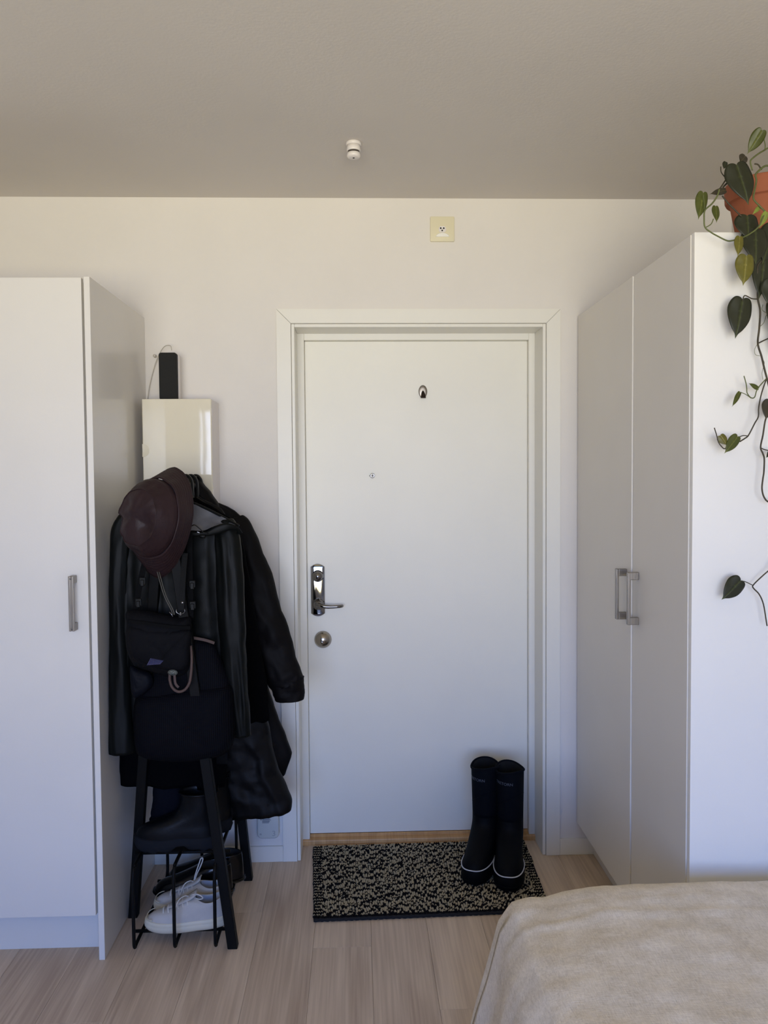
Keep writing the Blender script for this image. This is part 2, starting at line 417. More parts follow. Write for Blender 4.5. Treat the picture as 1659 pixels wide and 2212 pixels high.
# frame: jamb lining and inner stop
jy0, jy1 = WY - .006, 3.262
def fr(name, bl, bev=.002):
    bmm = bmesh.new()
    for b in bl: bx(bmm, *b, bev, 2)
    return setp(bobj(name, bmm, M_trim), dr)
jt = .0135
fr('door_jamb', [(DX0 + .001, DX0 + jt, jy0, jy1, 0, DZ - .001)]); fr('door_jamb', [(DX1 - jt, DX1 - .001, jy0, jy1, 0, DZ - .001)])
fr('door_jamb', [(DX0 + jt, DX1 - jt, jy0, jy1, DZ - jt, DZ - .001)])
fr('door_frame', [(DX0 + .002, -.2045, jy1, LY + .04, .020, DZ - .002)]); fr('door_frame', [(.7015, DX1 - .002, jy1, LY + .04, .020, DZ - .002)])
fr('door_frame', [(-.2045, .7015, jy1, LY + .04, 2.0545, DZ - .002)])
bmm = bmesh.new(); bx(bmm, DX0 + .002, DX1 - .002, 3.25, 3.34, -.004, .020, .003, 2); bx(bmm, -.2045, .7015, LY - .003, LY + .05, .018, .032, .002, 1)
o = bobj('threshold', bmm, M_oak); o['label'] = 'oak threshold'; setp(o, dr)
# behind the leaf
setp(box('door_backing', DX0, DX1, LY + .046, LY + .06, 0, DZ, M_dark), dr)
# hinges on both sides seen as small marks
for z in (1.86, 1.6, 1.05, .45):
    o = tube('hinge', [(.7035, LY - .004, z - .03), (.7035, LY - .004, z + .03)], .0035, M_trim, None, 8); setp(o, dr)

# lock plate with thumb turn and lever
def plate_outline(w, z0, z1, b, n=10):
    pts = []
    for i in range(n + 1):
        a = -1 + 2 * i / n; pts.append((w * a, z1 - b * a * a))
    for i in range(n + 1):
        a = 1 - 2 * i / n; pts.append((w * a, z0 + b * a * a))
    return pts
lx = -.1612
P0 = plate_outline(.0285, .9385, 1.1535, .012)
rings = [[Vector((lx + x * s, y, 1.046 + (z - 1.046) * (1 - (1 - s) * .25))) for x, z in P0] for s, y in ((1, LY), (1, LY - .004), (.93, LY - .009), (.6, LY - .0115))]
V, Fc = loft(rings); lk = autosmooth(mkobj('lock_plate', V, Fc, M_chrome), 30); lk['label'] = 'chrome lock plate'
def onleaf(o):
    o.parent = leaf; return o
onleaf(lk)
onleaf(lathe('thumb_turn', [(.024, 0), (.024, .006), (.022, .010), (.0225, .013), (.021, .020), (.016, .027), (.009, .031), (.001, .0325)], (lx + .001, LY - .009, 1.105), (0, -1, 0), M_chrome))
onleaf(lathe('lever_rose', [(.024, 0), (.024, .004), (.022, .008), (.018, .010), (.0165, .022), (.014, .030), (.001, .034)], (lx + .001, LY - .009, .990), (0, -1, 0), M_chrome))
pts = catmull([(lx, LY - .034, .989), (lx + .012, LY - .047, .988), (lx + .035, LY - .052, .985), (lx + .06, LY - .052, .984), (lx + .085, LY - .050, .985), (lx + .097, LY - .042, .985), (lx + .099, LY - .032, .985)], 6)
V, Fc = sweep(pts, [.0105 - .004 * min(1, i / (len(pts) * .5)) for i in range(len(pts))], None, 12); onleaf(mkobj('door_handle', V, Fc, M_chrome, None, True))
bmm = bmesh.new(); bx(bmm, lx - .001, lx + .009, LY - .0119, LY - .0112, .950, .955); bx(bmm, lx, lx + .009, LY - .0119, LY - .0112, .960, .962); onleaf(bobj('engraving', bmm, M_reflex))
o = onleaf(lathe('deadbolt_cover', [(.0355, 0), (.0355, .003), (.034, .007), (.031, .012), (.026, .018), (.018, .024), (.009, .0275), (.001, .0285)], (-.1425, LY, .8425), (0, -1, 0), M_dullmetal, n=40)); o['label'] = 'round satin deadbolt cover'
onleaf(lathe('cover_screw', [(.0045, 0), (.0045, .0012), (.003, .0016), (.0012, .0008)], (-.1445, LY - .0275, .838), (0, -1, 0), M_chrome, n=16))
o = onleaf(lathe('peephole', [(.0102, 0), (.0102, .003), (.0085, .0045), (.0075, .003), (.004, .0045), (.0005, .0052)], (.0655, LY, 1.511), (0, -1, 0), M_chrome, n=24))
onleaf(lathe('screw_hole', [(.0016, 0), (.0016, .0006)], (.0538, LY, 1.5105), (0, -1, 0), M_dark, n=10))

# small oval hook stuck on the door
hk = thing('adhesive_hook', 'small oval grey metal adhesive hook on the upper door', 'hook', loc=(.2735, LY, 1.85))
prof = [(1, 0), (1, .002), (.9, .0032), (.5, .0038), (0.01, .004)]
rings = [[Vector((.0092 * 1.0 * s * math.cos(a), -h, .0005 + .0145 * s * math.sin(a) * (1.05 if math.sin(a) < 0 else 1))) * 1 for a in [2 * PI * k / 32 for k in range(32)]] for s, h in prof]
rings = [[Vector((p.x * 1.9, p.y, p.z * 1.75)) for p in r] for r in rings]
V, Fc = loft(rings); mkobj('back_plate', V, Fc, M_steel, hk, True)
tg = [Vector((s * w, y, z)) for (w, y, z) in ((.002, -.004, .004), (.006, -.009, -.004), (.0085, -.016, -.014), (.0100, -.020, -.0235), (.0105, -.021, -.027)) for s in (-1, 1)]
tg += [p + Vector((0, .003, -.0005)) for p in tg]
n = 5; Fc = [(2 * i, 2 * i + 1, 2 * i + 3, 2 * i + 2) for i in range(n - 1)] + [(10 + 2 * i, 10 + 2 * i + 2, 10 + 2 * i + 3, 10 + 2 * i + 1) for i in range(n - 1)]
Fc += [(2 * i, 2 * i + 2, 12 + 2 * i, 10 + 2 * i) for i in range(n - 1)] + [(2 * i + 1, 11 + 2 * i, 13 + 2 * i, 2 * i + 3) for i in range(n - 1)] + [(0, 10, 11, 1), (8, 9, 19, 18)]
o = mkobj('hook_tongue', tg, Fc, mat('dark_metal', (70, 60, 56), .4, 1), hk)

# baseboards beside the door
struct(box('baseboard_left', -.800, DX0 - cw - .0005, WY - .0115, WY, 0, .0615, M_trim, None, .001, 1), 'low white baseboard left of the door')
struct(box('baseboard_right', DX1 + cw + .0005, .929, WY - .0115, WY, 0, .0645, M_trim, None, .001, 1), 'low white baseboard right of the door')

# ------------------------------------------------------------------ wardrobes
def bar_handle(parent, p, out, length, along=(0, 0, 1), side=None):
    """bar pull: p centre on the face, out unit vector away from the face"""
    out = Vector(out); sd = Vector(side); bmm = bmesh.new()
    M = Matrix((sd, out, Vector((0, 0, 1)))).transposed().to_4x4()
    def add(a):
        b2 = bmesh.new(); bx(b2, *a, .0012, 2); me = bpy.data.meshes.new('x'); b2.to_mesh(me); b2.free(); bmm.from_mesh(me); bpy.data.meshes.remove(me)
    h = length / 2
    add((-.0075, .0075, .0, .026, h - .023, h)); add((-.0075, .0075, 0, .026, -h, -h + .023))
    add((-.008, -.0018, .026, .034, -h, h)); add((.0018, .008, .026, .034, -h, h)); add((-.003, .003, .026, .0325, -h + .001, h - .001))
    bmm.transform(M); bmm.transform(Matrix.Translation(Vector(p)))
    return bobj('handle', bmm, M_steel, parent)

# left wardrobe
lw = thing('wardrobe', 'white wardrobe at the left frame edge, its single visible door facing the camera', 'wardrobe', loc=(-1.2, 2.8, 0))
ZT = 2.1164; py = 2.4924
o = setp(box('side_panel', -.8183, -.8003, py, WY - .001, 0, ZT, M_cab, None, .0008, 1), lw); o['label'] = 'tall white cover panel'
setp(box('carcass', -2.03, -.8190, py + .022, WY - .002, .139, ZT - .012, M_cab, None, .001, 1), lw)
setp(box('plinth', -2.03, -.8195, 2.566, 2.584, 0, .138, M_cab), lw)
for x0, x1, first in ((-1.424, -.8255, 1), (-2.026, -1.427, 0)):
    d = box('door', x0, x1, py, py + .0185, .142, ZT - .003, M_cab, None, .0012, 2); setp(d, lw)
    if first:
        h = bar_handle(None, (-.8665, py, 1.127), (0, -1, 0), .168, side=(1, 0, 0)); h.parent = d
        h['label'] = 'brushed metal bar handle'
        for dz in (.0765, -.0765):
            s = lathe('bar_screw', [(.0028, 0), (.0028, .0012), (.001, .0014)], (-.8665, py - .034, 1.127 + dz), (0, -1, 0), M_chrome, n=12); s.parent = d

# right wardrobe, doors face left
rw = thing('wardrobe', 'white wardrobe at the right with two tall doors facing left', 'wardrobe', loc=(1.17, 2.6, 0))
ry = 2.0502; ZR = 2.1195
o = setp(box('side_panel', .8660, XR - .001, ry, ry + .018, 0, ZR, M_cabR, None, .0008, 1), rw); o['label'] = 'white side panel facing the camera'
setp(box('carcass', .8860, XR - .002, ry + .019, WY - .001, .13, ZR - .002, M_cab, None, .001, 1), rw)
setp(box('plinth', .9290, .947, ry + .019, WY - .002, 0, .129, M_cab), rw)
for (ya, yb, hy, dx) in ((ry + .0195, 2.4905, 2.440, -.0025), (2.4945, 3.108, 2.5395, -.006)):
    d = box('door', .8660 + dx, .8842 + dx, ya, yb, .134, ZR - .001, M_cabfront, None, .0012, 2); setp(d, rw)
    h = bar_handle(None, (.8660 + dx, hy, 1.1245), (-1, 0, 0), .162, side=(0, 1, 0)); h.parent = d; h['label'] = 'brushed metal bar handle'

# ------------------------------------------------------------------ wall cabinet and what stands on it
wc = thing('wall_cabinet', 'glossy cream wall cabinet behind the hanging coats, with a half-round pull', 'cabinet', loc=(-.65, 3.04, 1.6))
cx0, cx1, cz1, cz0 = -.7735, -.5245, 1.793, 1.405
setp(box('cabinet_body', cx0 + .002, cx1 - .0005, 2.978, WY - .001, cz0, cz1, M_plastic_w, None, .002, 2), wc)
o = setp(box('cabinet_door', cx0, cx1, 2.96, 2.977, cz0 - .002, cz1 + .0005, M_gloss, None, .003, 3), wc)
V = []; n = 24
arc = [(math.sin(PI * i / n) * .0245, .0235 * math.cos(PI * i / n)) for i in range(n + 1)]
rings = [[Vector((cx0 - .001 + x * s, 2.96 - h, 1.6075 + z * s)) for x, z in arc] for s, h in ((1, -.001), (1, .0012), (.97, .002), (.3, .0005))]
V, Fc = loft(rings); setp(mkobj('finger_pull', V, Fc, M_gloss), wc)
for z in (1.745, 1.452): setp(box('hinge', cx1 - .001, cx1 + .0008, 2.9705, 2.9805, z - .014, z + .014, M_plastic_w), wc)

sp = thing('speaker', 'slim upright black fabric speaker with pale back on top of the wall cabinet', 'speaker', loc=(-.69, 3.04, 1.794))
def rrect(w, h, r, cx, cz, y, n=8):
    out = []
    for qx, qz, a0 in ((1, 1, 0), (-1, 1, 90), (-1, -1, 180), (1, -1, 270)):
        for k in range(n + 1):
            a = math.radians(a0 + 90 * k / n); out.append(Vector((cx + qx * (w / 2 - r) + r * math.cos(a), y, cz + qz * (h / 2 - r) + r * math.sin(a))))
    return out
def rplate(name, w, h, r, cx, cz, ys, ed, m, parent):
    """rounded slab from y=ys[0] (back) to ys[1] (front) with a softened front edge ed"""
    rings = [rrect(w, h, r, cx, cz, ys[0])] + [rrect(w - 2 * ed * (1 - math.cos(t)), h - 2 * ed * (1 - math.cos(t)), max(r - ed * (1 - math.cos(t)), .0005), cx, cz, ys[1] + ed * (1 - math.sin(t))) for t in (0, .4, .8, 1.2, PI / 2)]
    V, Fc = loft(rings); return autosmooth(mkobj(name, V, Fc, m, parent), 40)
rplate('fabric_front', .065, .1735, .009, 0, .0877, (-.004, -.030), .004, M_speaker, sp)
rplate('speaker_body', .068, .176, .0105, 0, .088, (.030, -.0035), .001, M_plastic_w, sp)
pc = [at(371, 757, 3.05), at(369, 748, 3.05), at(363, 746, 3.06), at(355, 749, 3.07), at(347, 760, 3.09), at(338, 779, 3.11), at(330, 805, 3.115), at(323, 835, 3.115), at(319, 862, 3.115)]
tag(tube('power_cable', catmull(pc, 6), .0016, M_cable, None, 8), 'thin pale cable arching from the speaker down behind the cabinet', 'cable')
cl = lathe('cable_hook', [(.006, 0), (.006, .003), (.0035, .004), (.0035, .016), (.0055, .018), (.004, .02)], at(336, 770, WY), (0, -1, 0), mat('clear_hook', (190, 184, 172), .2), None, 16)
tag(cl, 'tiny translucent wall hook holding the cable left of the speaker', 'hook')

# ------------------------------------------------------------------ socket, smoke alarm, router
so = thing('wall_socket', 'square cream socket high on the wall above the door', 'socket', loc=(.338, WY, 2.4515))
rplate('socket_plate', .0925, .094, .004, 0, 0, (0, -.009), .0015, M_plastic_cream, so)
def stadium(w, h, n=24):
    return [(max(-w, min(w, h * 1.0 * math.cos(2 * PI * k / n) * 1.02)), max(-h * .82, min(h * .82, h * math.sin(2 * PI * k / n)))) for k in range(n)]
st = stadium(.0145, .0145)
rings = [[Vector((x * s, -.009 - h, -.002 + z * s)) for x, z in st] for s, h in ((1, 0), (1, .0018), (.93, .0024), (.5, .0018))]
V, Fc = loft(rings); mkobj('socket_insert', V, Fc, M_plastic_w, so)
for x, z, r in ((-.0065, .002, .0032), (.0050, .002, .0032), (-.001, -.0065, .0030)):
    lathe('pin_hole', [(r, 0), (r, .0004)], (x, -.0115, z), (0, -1, 0), M_dark, so, 12)
n = 20; arc = [(.026 * math.cos(PI * i / n), .0155 * math.sin(PI * i / n)) for i in range(n + 1)]
rings = [[Vector((x * s, -.009 - h, -.031 + z * s)) for x, z in arc] for s, h in ((1, 0), (1, .004), (.9, .0065), (.3, .0075))]
V, Fc = loft(rings); o = mkobj('rocker', V, Fc, mat('white_gloss_plastic', (245, 243, 236), .12, coat=1), so)

sa = thing('smoke_alarm', 'tiny white cylindrical smoke alarm on the ceiling', 'smoke alarm', loc=(.001, 2.615, CH))
lathe('mount', [(.0225, 0), (.0248, .002), (.0248, .009), (.0235, .011), (.0225, .0112)], (0, 0, 0), (0, 0, -1), M_plastic_w, sa)
lathe('housing', [(.0222, .011), (.0222, .027), (.0212, .0285), (.019, .0286)], (0, 0, 0), (0, 0, -1), M_plastic_w, sa)
lathe('sensor_slot', [(.0185, .028), (.0185, .036)], (0, 0, 0), (0, 0, -1), mat('dark_grille', (70, 62, 54), .7), sa)
lathe('cap', [(.019, .0345), (.0218, .035), (.0218, .043), (.0205, .047), (.016, .0495), (.0005, .050)], (0, 0, 0), (0, 0, -1), M_plastic_w, sa)
lathe('test_hole', [(.0032, .0498), (.0032, .0508)], (0, -.003, 0), (0, 0, -1), M_dark, sa, 14)

ro = thing('router', 'rounded square pale grey box mounted on the wall low beside the door', 'router', loc=(-.3565, WY, .1455))
rplate('casing', .085, .093, .019, 0, 0, (-.002, -.026), .006, M_plastic_grey, ro)
V, Fc = textmesh('3', .029); V = [Vector((.0225 + v.x * 1.15, -.0262 - v.z, -.026 + v.y)) for v in V]; mkobj('logo', V, Fc, mat('logo_grey', (160, 166, 168), .5), ro)
L_ = []
for i, w in enumerate((.030, .034, .029, .029, .026)):
    z = .033 - i * .0036
    L_.append(([Vector(p) for p in ((-.022, -.0263, z), (-.022 + w, -.0263, z), (-.022 + w, -.0263, z - .0021), (-.022, -.0263, z - .0021))], [(0, 1, 2, 3)]))
V, Fc = join(L_); mkobj('label_print', V, Fc, M_greyprint, ro)
box('label_mark', -.0275, -.0250, -.0265, -.0258, .028, .034, M_dark, ro)
V, Fc = textmesh('n', .014); mkobj('small_print', [Vector((-.0285 + v.x, -.0262 - v.z, -.027 + v.y)) for v in V], Fc, M_greyprint, ro)

# ------------------------------------------------------------------ door mat of looped yarn
mt = thing('door_mat', 'black and cream woven yarn mat in front of the door', 'mat', loc=(.24, 2.95, 0))
QC = {(0, 0): (-.157, 2.680), (1, 0): (.657, 2.703), (0, 1): (-.188, 3.222), (1, 1): (.676, 3.236)}
def mq(u, v):
    a = Vector(QC[(0, 0)]).lerp(Vector(QC[(1, 0)]), u); b = Vector(QC[(0, 1)]).lerp(Vector(QC[(1, 1)]), u); return a.lerp(b, v)
NC, NR = 104, 82
V = []; Fc = []; MI = []
prof = [(-.62, .0015), (-.45, .0085), (0, .0125), (.45, .0085), (.62, .0015)]
rr = random.Random(3)
for c in range(NC):
    edge = c < 4 or c >= NC - 4
    base = len(V); col = 0; run = 0
    cols = []
    for r in range(NR):
        if run <= 0:
            col = 1 - col; run = (rr.choice((1, 2, 3, 4, 5)) if col else rr.choice((1, 2, 2, 3, 4))) 
            if edge: run = 1 if col else 2
        run -= 1
        cols.append(0 if r < 2 else (col if rr.random() > .06 else 1 - col))
    for r in range(NR * 2 + 1):
        v = r / (NR * 2); u = (c + .5 + .75 * fbm(c * .23, r * .06, 2.0) + .12 * rr.uniform(-1, 1)) / NC
        k = (.72 if r % 2 == 0 else 1.12) * (1 + .12 * rr.uniform(-1, 1))
        hgt = (.85 if r % 2 == 0 else 1.15)
        for du, z in prof:
            p = mq(min(1, max(0, u)) + du * k / NC, v)
            V.append((p.x, p.y, z * (hgt if z > .003 else 1)))
    for r in range(NR * 2):
        for j in range(4):
            a = base + r * 5 + j
            Fc.append((a, a + 1, a + 6, a + 5)); MI.append(cols[min(r // 2, NR - 1)] if j in (1, 2) or (c * 7 + r // 2 * 13 + j) % 5 < 1 else 0)
    Fc.append(tuple(base + j for j in range(5))); MI.append(0)
o = mkobj('yarn_weave', V, Fc, None, None, True, [mat('black_yarn', (20, 19, 24), .95, bump=.8, bscale=300, spec=.1), mat('cream_yarn', (182, 172, 148), .95, bump=.8, bscale=300, spec=.1)], MI)
o['kind'] = 'stuff'; setp(o, mt)
cs = [mq(-.002, -.003), mq(1.002, -.003), mq(1.002, 1.0), mq(-.002, 1.0)]
V = [(p.x, p.y, z) for z in (.0002, .006) for p in cs]
o = setp(mkobj('mat_backing', V, [(0, 3, 2, 1), (4, 5, 6, 7), (0, 1, 5, 4), (1, 2, 6, 5), (2, 3, 7, 6), (3, 0, 4, 7)], mat('mat_backing_black', (18, 17, 20), .95)), mt)
ed = []
for i in range(121):
    p = mq(i / 120, -.004); ed.append(Vector((p.x, p.y, .0055 + .0006 * math.sin(i * 2.6))))
setp(tube('bound_edge', ed, [.0055 + .0008 * math.sin(i * 2.1) for i in range(121)], mat('black_binding', (16, 16, 20), .95), None, 7), mt)

# ------------------------------------------------------------------ footwear builder
def foot_ring(z, xh, xt, hw, sq=.8, tilt=0, n=40, waist=0, yo=0):
    """closed footprint loop: heel at x=xh, toe at x=xt (toe towards -x)"""
    xc = (xh + xt) / 2; a = (xh - xt) / 2; out = []
    for k in range(n):
        t = 2 * PI * k / n; c, s = math.cos(t), math.sin(t)
        x = math.copysign(abs(c) ** sq, c) * a; y = math.copysign(abs(s) ** sq, s) * hw
        f = (x / a + 1) / 2      # 0 toe .. 1 heel
        y *= 1 - waist * math.exp(-((f - .62) / .17) ** 2) - .12 * max(0, f - .7) / .3 + .0
        out.append(Vector((xc + x, y + yo, z + tilt * (xc + x - xh))))
    return out

def shoe_shell(name, levels, m, parent, inner=None, sub=4, cap0=True, mid=None):
    R = []
    for i in range(len(levels)):
        R.append(levels[i])
    S = []
    L = len(R)
    for i in range(L - 1):
        a, b, c, d = R[max(i - 1, 0)], R[i], R[i + 1], R[min(i + 2, L - 1)]
        for k in range(sub):
            t = k / sub
            S.append([.5 * ((2 * q) + (r - p) * t + (2 * p - 5 * q + 4 * r - s) * t * t + (3 * q - p - 3 * r + s) * t ** 3) for p, q, r, s in zip(a, b, c, d)])
    S.append(R[-1])
    V, Fc = loft(S, cap0, False)
    o = mkobj(name, V, Fc, m, parent, True)
    sd = o.modifiers.new('thick', 'SOLIDIFY'); sd.thickness = .003; sd.offset = -1
    return o, S

def place(o, p, rz, tiltv=0):
    o.location = p; o.rotation_euler = (0, tiltv, rz)

# rubber boots on the mat (toes towards the room)
def wellington(name_label, p, rz, txtshift):
    b = thing('rubber_boot', name_label, 'boot', 'pair of tall rubber boots on the mat')
    lev = [foot_ring(.045, .140, -.150, .055, .73, waist=.16), foot_ring(.060, .140, -.146, .0545, .73, waist=.16), foot_ring(.082, .139, -.130, .0515, .85, waist=.12),
           foot_ring(.104, .138, -.085, .051, .9, waist=.05), foot_ring(.128, .136, -.035, .051, .95), foot_ring(.155, .133, .002, .051, 1), foot_ring(.19, .131, .010, .051, 1)]
    o, S = shoe_shell('foot', lev, M_rubber, b)
    def shaft(t): # 0..1
        z = .185 + t * .190
        return z, .131 + .002 * t, .010 - .014 * t, .050 + .003 * t
    rings = []
    for i in range(13):
        z, xh, xt, hw = shaft(i / 12); rings.append(foot_ring(z, xh + .0008, xt - .0008, hw + .0008, 1))
    for i, r in enumerate(rings[-4:]):
        for p_ in r: p_.z += .006 * math.sin(math.atan2(p_.y, p_.x - .065) * 2 + .6) * (i / 3)
    V, Fc = loft(rings, False, False); sh = mkobj('shaft', V, Fc, M_neoprene, b, True)
    sd = sh.modifiers.new('t', 'SOLIDIFY'); sd.thickness = .004; sd.offset = -1
    tube('cuff_rim', rings[-1], .0038, M_neoprene, b, 8, True)
    # lining so that the opening is deep and dark
    lin_ = [[Vector(((q.x - .066) * .9 + .066, q.y * .9, q.z)) for q in r] for r in rings]
    V, Fc = loft(lin_, True, False); mkobj('lining', V, Fc, mat('boot_lining', (10, 10, 12), .95), b, True)
    so_ = [foot_ring(0.0, .141, -.146, .053, .73, waist=.2), foot_ring(.004, .144, -.152, .058, .73, waist=.2), foot_ring(.040, .146, -.157, .060, .73, waist=.18), foot_ring(.054, .144, -.155, .0592, .73, waist=.16), foot_ring(.056, .140, -.148, .054, .73, waist=.16)]
    V, Fc = loft(so_); autosmooth(mkobj('sole', V, Fc, M_rubber, b), 50)
    V, Fc = join([sweep(foot_ring(.018, .1455, -.1555, .0592, .73, waist=.18), .0012, None, 5, True)]); mkobj('sole_groove', V, Fc, M_rubber, b, True)
    rg = foot_ring(.0555, .1425, -.1535, .0582, .73, n=72, waist=.16); keep = [q for q in (rg[18:55])]
    o = tube('toe_stripe', keep, .0022, M_reflex, b, 6); o['label'] = 'silver reflective stripe'
    # seam between neoprene shaft and rubber
    sm = []
    for k in range(41):
        t = PI * .35 + 1.3 * PI * k / 40; z, xh, xt, hw = shaft(.36 + .18 * math.cos(t * 1.0 + 2.2))
        sm.append(Vector(((xh + xt) / 2 + (xh - xt) / 2 * 1.02 * math.cos(t), hw * 1.02 * math.sin(t), z)))
    tube('seam', sm, .0009, M_rubber, b, 5)
    # lettering across the front of the shaft
    V, Fc = textmesh('TRETORN', .0150, .0002); z0 = .334
    z, xh, xt, hw = shaft((z0 - .185) / .190); cx, ra = (xh + xt) / 2, (xh - xt) / 2
    out = []
    for v in V:
        ang = PI + (v.x * 1.3 / (hw + .012)) + txtshift
        z, xh, xt, hw2 = shaft((z0 + v.y - .185) / .190)
        out.append(Vector(((xh + xt) / 2 + ((xh - xt) / 2 + .0016 + v.z) * math.cos(ang), (hw2 + .0016 + v.z) * math.sin(ang), z0 + v.y)))
    mkobj('lettering', out, Fc, M_print, b)
    place(b, p, rz)
    return b
wellington('left one of the two tall navy rubber boots, nearer the door handle side', (.465, 3.008, .0135), PI / 2 - .40, -.42)
wellington('right one of the two tall navy rubber boots, standing nearer the camera', (.563, 2.962, .0135), PI / 2 - .22, -.42)

# ------------------------------------------------------------------ coat rack
rk = thing('clothes_rack', 'black clothes rack with splayed square legs and wire shoe shelves, under the coats', 'coat rack', loc=(-.58, 2.75, 0))
def leg(foot, top, s=.0155):
    f, t = Vector(foot), Vector(top)
    V = [Vector((f.x + a * s, f.y + b * s, 0)) for a, b in ((-1, -1), (1, -1), (1, 1), (-1, 1))] + [Vector((t.x + a * s, t.y + b * s, t.z)) for a, b in ((-1, -1), (1, -1), (1, 1), (-1, 1))]
    bmm = bmesh.new(); vs = [bmm.verts.new(v) for v in V]
    for q in ((3, 2, 1, 0), (4, 5, 6, 7), (0, 1, 5, 4), (1, 2, 6, 5), (2, 3, 7, 6), (3, 0, 4, 7)): bmm.faces.new([vs[i] for i in q])
    bmesh.ops.bevel(bmm, geom=bmm.edges[:], offset=.0015, segments=1, affect='EDGES')
    return setp(bobj('leg', bmm, M_black_metal), rk)
leg((-.409, 2.545, 0), (-.578, 2.47, 1.47)); leg((-.780, 2.745, 0), (-.600, 2.50, 1.47))
leg((-.418, 2.984, 0), (-.560, 2.99, 1.47))
setp(tube('rail', [(-.580, 2.46, 1.478), (-.575, 3.04, 1.478)], .0125, M_black_metal, None, 16), rk)
for (x, y1) in ((-.709, 2.93), (-.583, 2.93), (-.456, 2.93)):
    zt, zb, yf = .288, .032, 2.492
    pts = [(x, y1, zt), (x, yf + .06, zt), (x, yf + .022, zt - .004), (x, yf + .006, zt - .02), (x, yf + .001, zt - .05), (x, yf, .15), (x, yf, zb + .03), (x, yf + .003, zb + .008), (x, yf + .014, zb), (x, yf + .05, zb + .004), (x, y1 - .05, zb + .004), (x, y1 - .01, zb + .006), (x, y1 + .012, zb + .03), (x, y1 + .016, .12), (x, y1 + .016, .2), (x, y1 + .010, zt - .02), (x, y1, zt)]
    o = setp(tube('shelf_wire', catmull(pts, 5), .0055, M_black_metal, None, 8), rk)
for y, z in ((2.575, .043), (2.90, .043), (2.62, .279), (2.90, .279)):
    setp(tube('cross_bar', [(-.735, y, z), (-.425, y, z)], .0055, M_black_metal, None, 10), rk)

